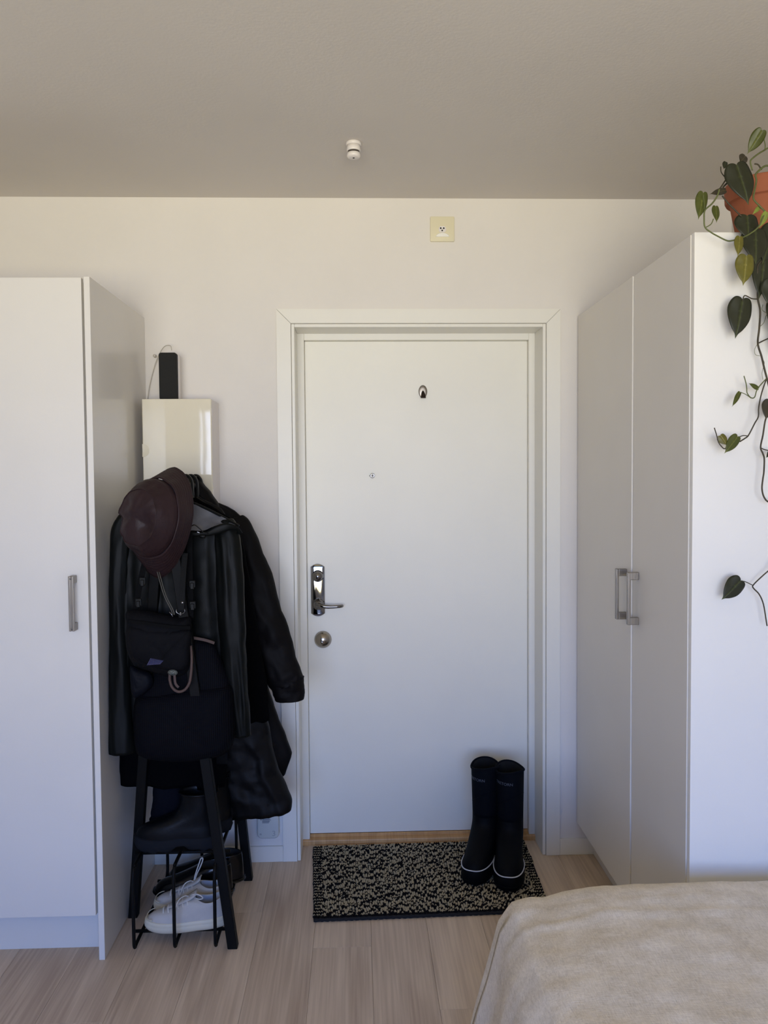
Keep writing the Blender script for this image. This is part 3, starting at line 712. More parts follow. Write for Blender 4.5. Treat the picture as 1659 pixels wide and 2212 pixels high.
# ------------------------------------------------------------------ shoes on the rack
def sneaker(label, p, rz, sc=1.0, loop=True):
    b = thing('sneaker', label, 'shoe', 'pair of white canvas sneakers on the lower shelf')
    sole = [foot_ring(.0, .122, -.128, .038, .8, waist=.15), foot_ring(.004, .130, -.140, .043, .8, waist=.14), foot_ring(.012, .132, -.146, .0455, .8, waist=.14), foot_ring(.020, .131, -.147, .0455, .8, waist=.14), foot_ring(.0225, .1305, -.1455, .0445, .8, waist=.14),
            foot_ring(.025, .131, -.146, .0452, .8, waist=.14), foot_ring(.034, .130, -.144, .0450, .8, waist=.14), foot_ring(.0365, .127, -.140, .042, .8, waist=.14)]
    for r in sole:
        for q in r:
            f = (q.x + .147) / .279; q.z += .010 * max(0, (.25 - f) / .25) ** 2 + .006 * max(0, f - .5)
    V, Fc = loft(sole); mkobj('rubber_sole', V, Fc, M_sneaksole, b, True)
    lev = [foot_ring(.033, .127, -.139, .042, .82, waist=.12), foot_ring(.047, .126, -.134, .0415, .85, waist=.12), foot_ring(.060, .125, -.112, .0395, .9, waist=.08), foot_ring(.072, .125, -.065, .0365, .92, waist=.05),
           foot_ring(.086, .124, -.018, .0335, .95), foot_ring(.094, .123, .010, .0315, .95), foot_ring(.098, .122, .022, .0305, .95)]
    for r in lev[4:]:
        for q in r:
            f = (q.x - .0) / .125; q.z += .010 * math.cos((f - .0) * PI * 2) * .8
    o, S = shoe_shell('upper', lev, M_sneaker, b)
    ln = [[Vector(((q.x - .075) * s + .075, q.y * s, q.z - dz)) for q in S[-1]] for s, dz in ((.95, .001), (.92, .02), (.95, .05))]
    V, Fc = loft(ln, False, True); mkobj('lining', V, Fc, M_insole, b, True)
    toe = [foot_ring(z, -.075, xt, hw, .85) for z, xt, hw in ((.034, -.1445, .0425), (.047, -.139, .0415), (.0565, -.124, .037), (.0605, -.112, .030))]
    V, Fc = loft(toe, False, False)
    V2 = []; 
    V, Fc = sweep([q for q in foot_ring(.051, -.068, -.138, .0418, .85)[12:29]], .0016, None, 6); mkobj('toe_cap_seam', V, Fc, M_sneaksole, b, True)
    # tongue
    V, Fc = sweep([q + Vector((0, 0, .001)) for q in foot_ring(.0585, .118, -.118, .0405, .88)[1:11]], .0007, None, 4); mkobj('side_stitching', V, Fc, M_sneaksole, b, True)
    tg = [[Vector((x, y * w, z + .004 * (1 - y * y))) for y in (-1, -.5, 0, .5, 1)] for x, w, z in ((-.07, .014, .071), (-.03, .019, .085), (.005, .022, .100), (.018, .022, .109), (.026, .019, .116))]
    V, Fc = loft(tg, False, False, False); o = mkobj('tongue', V, Fc, M_sneaker, b, True); sd = o.modifiers.new('t', 'SOLIDIFY'); sd.thickness = .004
    # laces
    for i in range(6):
        f = i / 5; x = -.083 + .078 * f; z = .0665 + .030 * f; w = .019 + .002 * f
        pts = [(x + .004, -w - .006, z - .010), (x + .001, -w, z - .001), (x, -w * .5, z + .005), (x, 0, z + .0065), (x, w * .5, z + .005), (x + .001, w, z - .001), (x + .004, w + .006, z - .010)]
        V, Fc = sweep(catmull(pts, 4), .0032, .0012, 6, False, (0, 0, 1)); mkobj('lace', V, Fc, M_lace, b, True)
    if loop:
        pts = [(0, 0, .108), (.004, -.004, .125), (.012, -.006, .15), (.020, -.004, .172), (.025, .001, .186), (.031, .003, .188), (.031, .002, .178), (.022, 0, .155), (.010, .002, .13), (.003, .002, .11)]
    else:
        pts = [(0, 0, .100), (.012, -.010, .113), (.028, -.020, .118), (.042, -.024, .113), (.046, -.022, .104), (.034, -.018, .100), (.018, -.008, .101), (.004, 0, .100)]
    V, Fc = sweep(catmull(pts, 6), .0024, .0012, 6, False, (0, 1, 0)); mkobj('lace_loop', V, Fc, M_lace, b, True)
    pts = [(0, 0, .102), (-.012, -.012, .112), (-.030, -.022, .106), (-.040, -.030, .085), (-.045, -.036, .066)]
    V, Fc = sweep(catmull(pts, 6), .0022, .0012, 6, False, (0, 1, 0)); mkobj('lace_end', V, Fc, M_lace, b, True)
    b.scale = (sc,) * 3; place(b, p, rz)
    return b
sneaker('nearer white canvas sneaker on the lower rack shelf', (-.555, 2.585, .048), .10, .97, False)
sneaker('farther white canvas sneaker, its lace standing up in a loop', (-.560, 2.690, .048), .02, .93, True)

def ankle_boot(label, p, rz, h=.20, mm=None, chunky=True, name='ankle_boot', group='pair of black ankle boots on the upper shelf'):
    mm = mm or M_bootleather
    b = thing(name, label, 'boot', group); s0 = .047 if chunky else .018
    def wav(q):
        f = (q.x + .147) / .28; return .008 * math.exp(-((f - .28) / .14) ** 2) * 0 + (.010 * max(0, (.18 - f) / .18) ** 2)
    sole = [foot_ring(.0, .118, -.128, .040, .78, n=64, waist=.25), foot_ring(.005, .128, -.140, .046, .78, n=64, waist=.2), foot_ring(s0 * .5, .134, -.150, .050, .78, n=64, waist=.14), foot_ring(s0 * .62, .1315, -.147, .0475, .78, n=64, waist=.14), foot_ring(s0 * .9, .133, -.148, .049, .78, n=64, waist=.14), foot_ring(s0, .129, -.143, .045, .78, n=64, waist=.14)]
    for j, r in enumerate(sole):
        for k, q in enumerate(r):
            q.z += wav(q)
            if chunky:
                f = (q.x + .147) / .28; q.z += .010 * math.exp(-((f - .55) / .12) ** 2) * (1.4 if j < 2 else .35)
                if j < 2 and k % 4 < 2: q.z += .011 if j == 0 else .004
    V, Fc = loft(sole); autosmooth(mkobj('lug_sole' if chunky else 'sole', V, Fc, M_bootsole if chunky else mm, b), 55)
    lev = [foot_ring(s0 - .003, .128, -.142, .045, .8, waist=.13), foot_ring(s0 + .018, .127, -.138, .045, .85, waist=.1), foot_ring(s0 + .036, .126, -.118, .043, .9, waist=.08), foot_ring(s0 + .052, .125, -.07, .041, .95, waist=.04),
           foot_ring(s0 + .072, .123, -.022, .040, 1), foot_ring(s0 + .1, .120, .0, .041, 1)]
    if h > .15: lev += [foot_ring(s0 + .13, .119, .004, .043, 1), foot_ring(h, .121, .000, .045, 1)]
    else: lev = lev[:5] + [foot_ring(h, .121, .01, .036, 1)]
    o, S = shoe_shell('upper', lev, mm, b)
    ln = [[Vector(((q.x - .06) * s + .06, q.y * s, q.z - dz)) for q in S[-1]] for s, dz in ((.93, .001), (.78, .06), (.70, .09 if h > .15 else .05))]
    V, Fc = loft(ln, False, True); mkobj('lining', V, Fc, M_dark, b, True)
    if h > .15:
        tube('collar_rim', S[-1], .003, mm, b, 6, True)
        V, Fc = sweep([Vector((.121, 0, h - .03)), Vector((.127, 0, h + .0)), Vector((.125, 0, h + .016)), Vector((.118, 0, h + .01)), Vector((.117, 0, h - .01))], .009, .001, 4, False, (1, 0, 0)); mkobj('pull_tab', V, Fc, M_web, b)
    place(b, p, rz)
    return b
ankle_boot('nearer chunky black ankle boot on the upper wire shelf', (-.588, 2.622, .292), .03, .188)
ankle_boot('farther chunky black ankle boot on the upper wire shelf, toe just showing', (-.570, 2.745, .292), .04, .188)
ankle_boot('polished black low shoe right behind the white sneakers', (-.575, 2.795, .047), .03, .105, M_gloss_black, False, 'leather_shoe', 'pair of polished black shoes behind the sneakers')
ankle_boot('polished black low shoe at the back of the lower shelf', (-.548, 2.885, .047), -.02, .105, M_gloss_black, False, 'leather_shoe', 'pair of polished black shoes behind the sneakers')

# ------------------------------------------------------------------ hanging garments
def interp(rows, y):
    for a, b in zip(rows[:-1], rows[1:]):
        if a[0] <= y <= b[0]:
            t = (y - a[0]) / (b[0] - a[0]) if b[0] > a[0] else 0; t = t * t * (3 - 2 * t) * .35 + t * .65
            return [p + (q - p) * t for p, q in zip(a, b)]
    return rows[-1]

def drape(name, rows, Y, depth, m, parent, step=9, n=72, fold=.012, freq=6, seed=0, wr=.004, wfreq=14, hem=None, quilts=None, xo=0, opening=True):
    """hanging cloth volume: rows (pixel row, left, right); depth = (front, back) bulge; folds run down the cloth"""
    y0, y1 = rows[0][0], rows[-1][0]; K = max(4, int((y1 - y0) / step)); rings = []
    for i in range(K + 1):
        py_ = y0 + (y1 - y0) * i / K; _, l, r = interp(rows, py_); f = i / K
        A, B = at(l, py_, Y), at(r, py_, Y); c = (A + B) / 2; hw = (B - A).length / 2
        g = min(1, f * 4 + .25)
        ring = []
        for k in range(n):
            t = 2 * PI * k / n; cs, sn = math.cos(t), math.sin(t)
            x = hw * math.copysign(abs(cs) ** .85, cs); fr_ = sn > 0
            d = (depth[0] if sn > 0 else depth[1]) * g
            y = -d * math.copysign(abs(sn) ** .7, sn)
            u = x / max(hw, .01)
            fo = fbm(u * freq * .5 + seed, f * 1.1 + seed * 2, seed + (5 if sn < 0 else 0), 2) + .5 * math.sin(u * freq * 1.7 + seed + 2.2 * fbm(0, f * 1.5, seed)) 
            y += -fold * fo * abs(sn) ** .6 * (.35 + .9 * f)
            y += wr * fbm(u * wfreq * .5, py_ * .03, seed + 9) * (1 if sn > 0 else .3)
            zz = 0
            if quilts:
                ph = (py_ / quilts) % 1.0; q = abs(math.sin(PI * ph)) ** .5
                y *= .80 + .20 * q; x *= .965 + .035 * q
            if hem and i > K - 3: zz = hem(u) * (i - K + 3) / 3
            ring.append(Vector((c.x + x, c.y + y, c.z + zz + (B.z - A.z) / 2 * (x / max(hw, .01)))))
        rings.append(ring)
    # turned-in hem so that the bottom is a hollow edge
    last = rings[-1]; cc = sum(last, Vector()) / n
    if opening:
        rings.append([p + (cc - p) * .06 + Vector((0, 0, .003)) for p in last]); rings.append([p + (cc - p) * .14 + Vector((0, 0, .05)) for p in last])
    V, Fc = loft(rings, True, True)
    return mkobj(name, V, Fc, m, parent, True)

def sleeve(name, path, m, parent, n=28, seed=0, fold=.10, flat=.75, quilts=None, sub=8):
    """path of (px, py, Y, halfwidth px)"""
    P = [at(a, b, Y) for a, b, Y, w in path]; R = [w * Y / F for a, b, Y, w in path]
    C = catmull(P, sub); rings = []
    for i, c in enumerate(C):
        s = i / sub; j = min(int(s), len(R) - 1); k2 = min(j + 1, len(R) - 1); r = R[j] + (R[k2] - R[j]) * (s - int(s))
        t = (C[min(i + 1, len(C) - 1)] - C[max(i - 1, 0)]).normalized(); sd = t.cross(Vector((0, 1, 0))).normalized(); up = sd.cross(t).normalized()
        q = 1
        if quilts: q = .9 + .1 * abs(math.sin(PI * s * quilts)) ** .5
        rings.append([c + sd * (r * q * math.cos(a) * (1 + fold * .5 * fbm(math.cos(a) * 1.2, s * 1.3, seed))) + up * (r * q * flat * math.sin(a) * (1 + fold * 2.2 * fbm(math.cos(a) * 2.2 + 4, s * (1.8 if quilts else .6) + math.sin(a), seed + 3))) for a in [2 * PI * k / n for k in range(n)]])
    rings.append([rings[-1][k] + (C[-1] - rings[-1][k]) * .12 for k in range(n)]); rings.append([p + (C[-1] - p) * .05 - t * .05 for p in rings[-1]])
    V, Fc = loft(rings, True, True); return mkobj(name, V, Fc, m, parent, True)

def gthing(name, label, cat, Y, group=None):
    return thing(name, label, cat, group, loc=at(420, 1040, Y))
def attach(p):
    for o in [o for o in bpy.data.objects if o.parent == p]:
        o.location = o.location - p.location

# 1 puffer jacket, nearest the wall, sleeve reaching the door frame
g1 = gthing('puffer_jacket', 'black puffer jacket with a full cuffed sleeve hanging beside the door frame', 'jacket', 2.93)
drape('jacket_body', [(1040, 396, 424), (1060, 385, 440), (1085, 370, 470), (1100, 350, 505), (1125, 320, 530), (1200, 310, 545), (1350, 310, 560), (1480, 305, 578), (1523, 305, 592), (1550, 305, 601), (1590, 305, 618), (1628, 310, 631), (1671, 320, 617), (1690, 330, 600)], 2.93, (.05, .05), M_puffer, g1, fold=.008, seed=1.3, wr=.005)
sleeve('sleeve', [(507, 1120, 2.89, 22), (524, 1165, 2.88, 33), (549, 1250, 2.87, 40), (573, 1330, 2.86, 40), (594, 1400, 2.85, 41), (612, 1455, 2.84, 41), (621, 1478, 2.84, 38)], M_puffer, g1, seed=2.1, fold=.16, quilts=.66)
sleeve('cuff', [(619, 1468, 2.84, 38), (622, 1484, 2.84, 36), (625, 1500, 2.84, 34), (626, 1512, 2.84, 31)], M_puffer, g1, seed=4.1, fold=.1)
drape('collar', [(1030, 398, 428), (1046, 392, 440), (1064, 388, 456), (1090, 385, 473), (1104, 385, 478)], 2.91, (.045, .045), M_puffer, g1, fold=.004, seed=3.3, wr=.003, step=4, opening=False)
attach(g1)
# 2 padded long coat
g2 = gthing('padded_coat', 'long dark padded coat with the lowest hem, above the router', 'coat', 2.84)
drape('coat_body', [(1070, 390, 430), (1100, 350, 480), (1140, 330, 505), (1300, 320, 520), (1450, 320, 545), (1545, 330, 576), (1575, 360, 583), (1610, 400, 588), (1660, 440, 601), (1700, 465, 620), (1727, 475, 631), (1738, 480, 631), (1749, 482, 629)], 2.83, (.055, .05), M_padded, g2, fold=.007, seed=5.2, wr=.016, wfreq=5, hem=lambda u: -.030 * max(0, .9 - u) * .5, step=7)
V = []
attach(g2)
# 3 wool coat
g3 = gthing('wool_coat', 'matte black woollen coat seen between the raincoat and the puffer jacket', 'coat', 2.75)
drape('coat_body', [(1075, 385, 425), (1100, 330, 470), (1130, 300, 515), (1200, 290, 530), (1300, 285, 548), (1400, 282, 563), (1475, 280, 577), (1520, 280, 581), (1556, 280, 584)], 2.75, (.045, .045), M_wool, g3, fold=.010, seed=11.0, hem=lambda u: -.014 * max(0, .6 - u) + .003 * math.sin(u * 40), step=8)
attach(g3)
# 4 black long coat with navy sleeve
g4 = gthing('black_coat', 'plain black coat whose hem hangs lowest at the left, over the boots', 'coat', 2.68)
drape('coat_body', [(1085, 380, 425), (1120, 300, 470), (1200, 285, 490), (1400, 275, 500), (1550, 262, 496), (1620, 259, 492), (1660, 259, 490), (1692, 262, 486)], 2.695, (.04, .035), M_coatb, g4, fold=.010, seed=14.0, hem=lambda u: .004 * math.sin(u * 9) - .010 * max(0, u + .2), step=9)
sleeve('sleeve', [(370, 1600, 2.70, 30), (368, 1650, 2.70, 32), (364, 1700, 2.70, 33), (361, 1740, 2.70, 33), (352, 1764, 2.70, 28), (346, 1776, 2.70, 22)], M_navy, g4, seed=7.7)
o = ribbon('belt_tab', [at(480, 1600, 2.63), at(480, 1625, 2.625), at(479, 1650, 2.62)], .0175, .002, M_web, g4)
attach(g4)
# 5 raincoat in front
g5 = gthing('raincoat', 'black raincoat in front, hood with pale grey lining, behind the bags', 'coat', 2.60)
drape('coat_body', [(1124, 330, 440), (1130, 290, 480), (1140, 266, 502), (1155, 256, 508), (1250, 252, 515), (1400, 256, 520), (1500, 258, 520), (1560, 258, 505), (1608, 262, 470)], 2.60, (.032, .03), M_raincoat, g5, fold=.022, freq=13, seed=21.0, wr=.003, step=8)
sleeve('sleeve', [(276, 1120, 2.595, 20), (262, 1150, 2.59, 22), (257, 1230, 2.585, 20), (256, 1330, 2.585, 20), (257, 1430, 2.58, 21), (260, 1540, 2.58, 25), (264, 1626, 2.58, 28)], M_raincoat, g5, seed=17.0, fold=.14, flat=.7)
sleeve('sleeve', [(482, 1130, 2.595, 24), (492, 1165, 2.58, 28), (497, 1260, 2.565, 30), (502, 1360, 2.56, 30), (508, 1450, 2.56, 27), (517, 1530, 2.56, 22), (524, 1590, 2.56, 17)], M_raincoat, g5, seed=19.0, fold=.20, flat=.75)
# hood lying open: rim band, lining bowl
up_ = catmull([at(330, 1066, 2.59), at(365, 1070, 2.59), at(402, 1081, 2.59), at(440, 1096, 2.59), at(480, 1116, 2.58), at(500, 1127, 2.57), at(516, 1136, 2.56)], 6)
lo_ = catmull([at(330, 1150, 2.55), at(370, 1149, 2.54), at(412, 1146, 2.53), at(440, 1146, 2.53), at(462, 1137, 2.53), at(490, 1130, 2.54), at(516, 1136, 2.555)], 6)
Lp = len(up_); rings = []
for j in range(9):
    t = j / 8; rings.append([a.lerp(b, t) + Vector((0, .012 * math.sin(PI * t) * math.sin(PI * min(1, i / (Lp - 1) * .9 + .1)) + .009 * fbm(i * .22, t * 3, 4), -.004 * math.sin(PI * t))) for i, (a, b) in enumerate(zip(up_[:-3], lo_[:-3]))])
V, Fc = loft(rings, False, False, False); o = mkobj('hood_lining', V, Fc, M_lining, g5, True); o['label'] = 'pale grey hood lining'
# outer shell of the hood behind and below the lining
rings = []
for j in range(9):
    t = j / 8; rings.append([a.lerp(b, t) + Vector((0, .008 + .022 * math.sin(PI * t), -.004 - .030 * math.sin(PI * t))) for i, (a, b) in enumerate(zip(up_, lo_))])
V, Fc = loft(rings, False, False, False); o = mkobj('hood', V, Fc, M_raincoat, g5, True)
tube('hood_rim', up_, .0042, M_raincoat, g5, 8)
bandc = catmull([at(330, 1160, 2.545), at(370, 1157, 2.535), at(412, 1154, 2.525), at(446, 1153, 2.525), at(468, 1145, 2.525), at(492, 1138, 2.53), at(512, 1142, 2.545), at(517, 1152, 2.56)], 6)
V, Fc = sweep(bandc, [.011 + .004 * math.sin(i * .3) for i in range(len(bandc))], .003, 8, False, (0, 1, .1)); mkobj('hood_band', V, Fc, M_raincoat, g5, True)
tube('hood_cord', catmull([at(411, 1138, 2.52), at(420, 1134, 2.512), at(430, 1141, 2.515), at(440, 1150, 2.515), at(450, 1152, 2.52)], 6), .0016, M_black_plastic, g5, 6)
lathe('cord_lock', [(.004, 0), (.006, .002), (.006, .016), (.004, .018)], at(431, 1158, 2.512), (1, 0, -.1), M_black_plastic, g5, 14)
ribbon('cord_label', [at(426, 1149, 2.505), at(431, 1151, 2.505)], .0009, .0006, M_reflex, g5)
attach(g5)

# hangers on the rail
for i, (Y, px, lab) in enumerate(((2.60, 397, 'black hanger hook nearest the hat, holding the raincoat'), (2.675, 403, 'second black hanger hook behind the hat on the rail'), (2.75, 407, 'middle black hanger hook on the rail'), (2.83, 413, 'fourth black hanger hook, second from the wall'), (2.91, 418, 'black hanger hook nearest the wall'))):
    hg = thing('coat_hanger', lab, 'hanger', 'black coat hangers on the rail', loc=(-.579 + .004 * i / 4, Y, 1.478))
    r = .0225; pts = []
    for k in range(13):
        a = PI * .98 - PI * .98 * k / 12; pts.append((r * math.cos(a), 0, .004 + .0345 * math.sin(a) * 1.0))
    pts += [(r + .001, 0, -.02), (r + .0005, 0, -.045), (r - .004, 0, -.06), (.004, 0, -.072), (0, 0, -.085)]
    V, Fc = sweep(catmull(pts, 3), .0042, .0120, 8, False, (0, 1, 0)); mkobj('hook', V, Fc, M_black_plastic, hg, True)
    rr_ = sorted(range(3))
    pts = [(-.15, 0, -.175), (-.09, 0, -.150), (-.04, 0, -.118), (0, 0, -.084), (.04, 0, -.118), (.09, 0, -.150), (.15, 0, -.175)]
    V, Fc = sweep(catmull(pts, 4), .006, .006, 8, False, (0, 1, 0)); mkobj('shoulder_bar', V, Fc, M_black_plastic, hg, True)

# ------------------------------------------------------------------ bucket hat
ht = thing('bucket_hat', 'dark burgundy leather bucket hat with stitched brim, on the rack end over the raincoat', 'hat', loc=at(358, 1126, 2.50))
ax = Vector((-.45, -.88, .12)).normalized(); hu = Vector((.20, 0, 1)); hu = (hu - ax * hu.dot(ax)).normalized(); hs = ax.cross(hu).normalized()
def hring(s, r, sq=1.0, shift=0, n=72, dent=0, sd=0):
    out = []
    for k in range(n):
        a = 2 * PI * k / n
        rr2 = r * (1 + dent * fbm(math.cos(a) * 1.3 + sd, math.sin(a) * 1.3, s * 9 + sd, 3))
        out.append(ax * s + hu * (rr2 * math.sin(a) + shift) + hs * (rr2 * sq * math.cos(a)))
    return out
prof = []
for i in range(22):
    t = i / 21; s = .066 * t ** .9; r = .166 - .046 * t ** .85
    r += .0011 * math.cos(t * 7.5 * 2 * PI); prof.append((s, r, .58 + .24 * t, -.006 + .010 * t, .05, 1))
br = [hring(s, r, sq, sh, dent=d) for s, r, sq, sh, d, _ in prof]
o = None
V, Fc = loft(br, False, False); o = mkobj('brim', V, Fc, M_hat, ht, True); sd = o.modifiers.new('t', 'SOLIDIFY'); sd.thickness = .002; sd.offset = -1
for i in range(7):
    t = (i + .5) / 7.5; q = int(t * 21); tube('stitch_line', [p * 1.006 for p in br[q]], .0006, mat('stitch', (74, 58, 60), .6), ht, 4, True)
cr = [(.064, .120, .82, .004), (.080, .115, .84, .006), (.096, .106, .86, .006), (.112, .096, .88, .004), (.127, .084, .9, .002)]
rings = []
for i, (s, r, sq, sh) in enumerate(cr):
    rings.append(hring(s, r, sq, sh, dent=.13 * min(1, i / 2 + .1), sd=.5))
# soft dent in the front of the side wall
sm = []
for i in range(len(rings) - 1):
    for k in range(5): sm.append([a.lerp(b, k / 5) for a, b in zip(rings[i], rings[i + 1])])
sm.append(rings[-1])
for i, r in enumerate(sm):
    for k in range(len(r)):
        a = 2 * PI * k / 72; f = i / (len(sm) - 1)
        r[k] = r[k] * 1.0 + (hs * -math.cos(a) - hu * math.sin(a)) * (.016 * f * math.exp(-((a - 6.0) / .38) ** 2) + .012 * f * math.exp(-((a - 5.2) / .3) ** 2) + .010 * math.sin(f * PI) * math.exp(-((a - .35) / .3) ** 2))
V, Fc = loft(sm, False, False); mkobj('crown_side', V, Fc, M_hat, ht, True)
tube('crown_seam', [p * 1.004 for p in sm[-1]], .0013, M_hat, ht, 6, True)
top = sm[-1]; cc = sum(top, Vector()) / len(top); tr = [top]
for j in range(1, 9):
    f = 1 - j / 8.0; f = max(f, .02)
    tr.append([cc + (p - cc) * f + ax * (.014 * (1 - f ** 2.5) + .012 * min(1, (1 - f) * 3) * fbm((p - cc).x * 13 * f + 1.3, (p - cc).z * 13 * f, 3.1) - .016 * math.exp(-(((p - cc) * f - hs * -.038 - hu * -.020).length / .026) ** 2)) for p in top])
V, Fc = loft(tr, False, True); mkobj('crown_top', V, Fc, M_hat, ht, True)
edge = [p * 1.002 - ax * .001 for p in br[0]]
tube('brim_edge', edge, .0022, M_hat, ht, 8, True)
ins = [hring(.004, .150, .54, -.006), hring(.030, .122, .6, 0), hring(.06, .095, .7, .004), hring(.085, .060, .8, .004)]
V, Fc = loft(ins, False, True); mkobj('hat_lining', V, Fc, M_hatpipe, ht, True)

# ------------------------------------------------------------------ bags
def pouch(name, outline, Y, thick, m, parent, back=.01, nr=8, seed=0, wr=.003, up=.5, flatn=.45):
    O = [at(a, b, Y) for a, b in outline]; O = catmull(O, 5, True); n = len(O); c = sum(O, Vector()) / n; rings = []
    for j in range(nr + 1):
        f = 1 - j / nr; f = max(f, .02); dp = thick * (1 - f ** 2.6) ** flatn
        rings.append([c + (p - c) * f + Vector((0, -dp + wr * (1 - f ** 4) * fbm(p.x * f * 22, (p.z) * f * 16, seed), 0)) for p in O])
    bk = [c + (p - c) * .97 + Vector((0, back, 0)) for p in O]
    V, Fc = loft([bk] + rings, True, True); return mkobj(name, V, Fc, m, parent, True)

bp_ = thing('mesh_backpack', 'large black netting backpack with brown edging, hanging lowest in front of the raincoat', 'bag', loc=at(400, 1400, 2.53))
lowr = [(300, 1500), (340, 1492), (400, 1482), (460, 1476), (500, 1480), (506, 1520), (508, 1570), (503, 1608), (488, 1627), (460, 1638), (400, 1646), (340, 1643), (305, 1635), (292, 1618), (288, 1570), (289, 1525)]
pouch('lower_compartment', lowr, 2.53, .060, M_net, bp_, seed=2, wr=.006, flatn=.4)
topr = [(412, 1376), (437, 1381), (462, 1388), (476, 1420), (490, 1455), (502, 1488), (504, 1530), (460, 1540), (380, 1545), (310, 1545), (291, 1525), (300, 1490), (325, 1462), (340, 1400), (370, 1372)]
pouch('net_panel', topr, 2.535, .035, M_net, bp_, seed=4, wr=.004)
ribbon('brown_edging', catmull([at(405, 1376, 2.512), at(425, 1379, 2.508), at(445, 1383, 2.508), at(463, 1389, 2.514)], 5), .0042, .002, M_brown, bp_)
lp = catmull([at(412, 1395, 2.475), at(414, 1420, 2.462), at(413, 1450, 2.455), at(409, 1475, 2.450), at(399, 1490, 2.448), at(385, 1494, 2.448), at(373, 1486, 2.448), at(367, 1470, 2.452), at(367, 1452, 2.46)], 6)
o = tube('carry_loop', lp, .0042, M_brown, bp_, 8); o['label'] = 'brown braided loop'
ribbon('loop_core', catmull([at(377, 1458, 2.455), at(379, 1476, 2.45), at(386, 1485, 2.447)], 5), .0035, .0012, M_brown, bp_)
pouch('side_pocket', [(282, 1438), (300, 1446), (325, 1455), (330, 1480), (310, 1500), (292, 1508), (284, 1495), (281, 1465)], 2.50, .020, mat('navy_nylon', (9, 11, 18), .6, spec=.1, bump=.3, bscale=40), bp_, seed=6)
for a, b in (((313, 1205), (292, 1316)), ((410, 1212), (412, 1322))):
    P = [at(a[0], a[1] - 60, 2.52), at(a[0], a[1], 2.50), at((a[0] + b[0]) / 2, (a[1] + b[1]) / 2, 2.49), at(b[0], b[1], 2.49), at(b[0], b[1] + 12, 2.495)]
    ribbon('shoulder_strap', catmull(P, 5), .0085, .0013, M_web, bp_)
    for t in (.45, .86):
        q = Vector(at(a[0], a[1], 2.492)).lerp(at(b[0], b[1], 2.48), t) + Vector((.007, -.004, 0))
        bmm = bmesh.new(); bx(bmm, q.x - .010, q.x + .010, q.y - .004, q.y + .003, q.z - .012, q.z + .012, .003, 2); bx(bmm, q.x - .006, q.x + .006, q.y - .006, q.y, q.z - .016, q.z + .005, .002, 1)
        bobj('buckle', bmm, M_black_plastic, bp_)
attach(bp_)

cb = thing('crossbody_bag', 'small black crossbody bag with a netted front pocket and oval badge', 'bag', loc=at(345, 1380, 2.47))
body = [(273, 1322), (300, 1317), (345, 1326), (385, 1334), (410, 1333), (413, 1360), (412, 1400), (409, 1440), (395, 1458), (365, 1462), (330, 1452), (292, 1437), (277, 1415), (271, 1385), (273, 1350)]
pouch('bag_body', body, 2.475, .032, M_bag, cb, seed=9, wr=.006, back=.02)
pouch('front_pocket', [(280, 1355), (320, 1358), (365, 1362), (410, 1362), (409, 1400), (405, 1438), (385, 1452), (350, 1446), (310, 1432), (284, 1415), (276, 1390)], 2.452, .016, M_bag, cb, seed=12, wr=.006, back=.01)
ribbon('zipper', catmull([at(276, 1342, 2.447), at(310, 1346, 2.438), at(350, 1352, 2.434), at(385, 1356, 2.436), at(411, 1356, 2.446)], 6), .0055, .0022, M_web, cb)
ribbon('pocket_seam', catmull([at(408, 1364, 2.442), at(375, 1395, 2.432), at(352, 1420, 2.432), at(340, 1440, 2.438)], 5), .0012, .0012, M_web, cb)
o = lathe('oval_badge', [(.0001, .0022), (.0085, .0020), (.0100, 0)], (0, 0, 0), (0, 1, 0), mat('badge_grey', (112, 116, 108), .5), cb, 24)
bp0 = at(373, 1453, 2.432); o.location = bp0; o.scale = (1.45, 1, .9); o.rotation_euler = (0, .05, 0)
V, Fc = join([sweep([bp0 + Vector((a * .001, -.0008, b * .001)) for a, b in pl], .0009, None, 4) for pl in (((-8, 1), (-4, -1.5), (0, 2), (4, 2.5)), ((5, -2), (8, 1)), ((-3, -5), (2, -3.5), (6, -4.5)))]); mkobj('badge_mark', V, Fc, M_dark, cb)
ring = [bp0 + Vector((.0125 * math.cos(2 * PI * k / 24), -.0005, .0076 * math.sin(2 * PI * k / 24))) for k in range(24)]
tube('badge_rim', ring, .0007, M_dark, cb, 4, True)
# lighter striped print behind the net
L_ = []
for i in range(11):
    t = i / 10; a0 = at(318 + 27 * t, 1437 - 2 * t, 2.430); a1 = at(326 + 26 * t, 1422 + 5 * t, 2.430); L_.append(sweep([a0, a1], .0006, None, 4))
V, Fc = join(L_); o = mkobj('net_print', V, Fc, mat('lilac_print', (96, 98, 150), .6), cb); o['label'] = 'pale lilac hatched print'
ribbon('bag_strap', catmull([at(400, 1195, 2.475), at(396, 1240, 2.458), at(394, 1275, 2.448), at(393, 1296, 2.444), at(391, 1318, 2.440)], 5), .0085, .0016, M_leather, cb)
for (u1, u2) in ((340, 372), (344, 376)):
    tube('bag_cord', catmull([at(u1 - 8, 1205, 2.49), at(u1 + 1, 1240, 2.465), at(u1 + 14, 1285, 2.45), at(u2 - 2, 1318, 2.442), at(u2, 1328, 2.44)], 5), .0017, mat('dark_cord', (70, 66, 58), .5), cb, 6)
tube('clip', catmull([at(366, 1322, 2.438), at(371, 1328, 2.436), at(373, 1332, 2.437)], 4), .0016, M_chrome, cb, 6)
lathe('rivet', [(.0042, 0), (.0036, .0014), (.0012, .0022)], at(394, 1302, 2.442), (0, -1, 0), M_chrome, cb, 16)
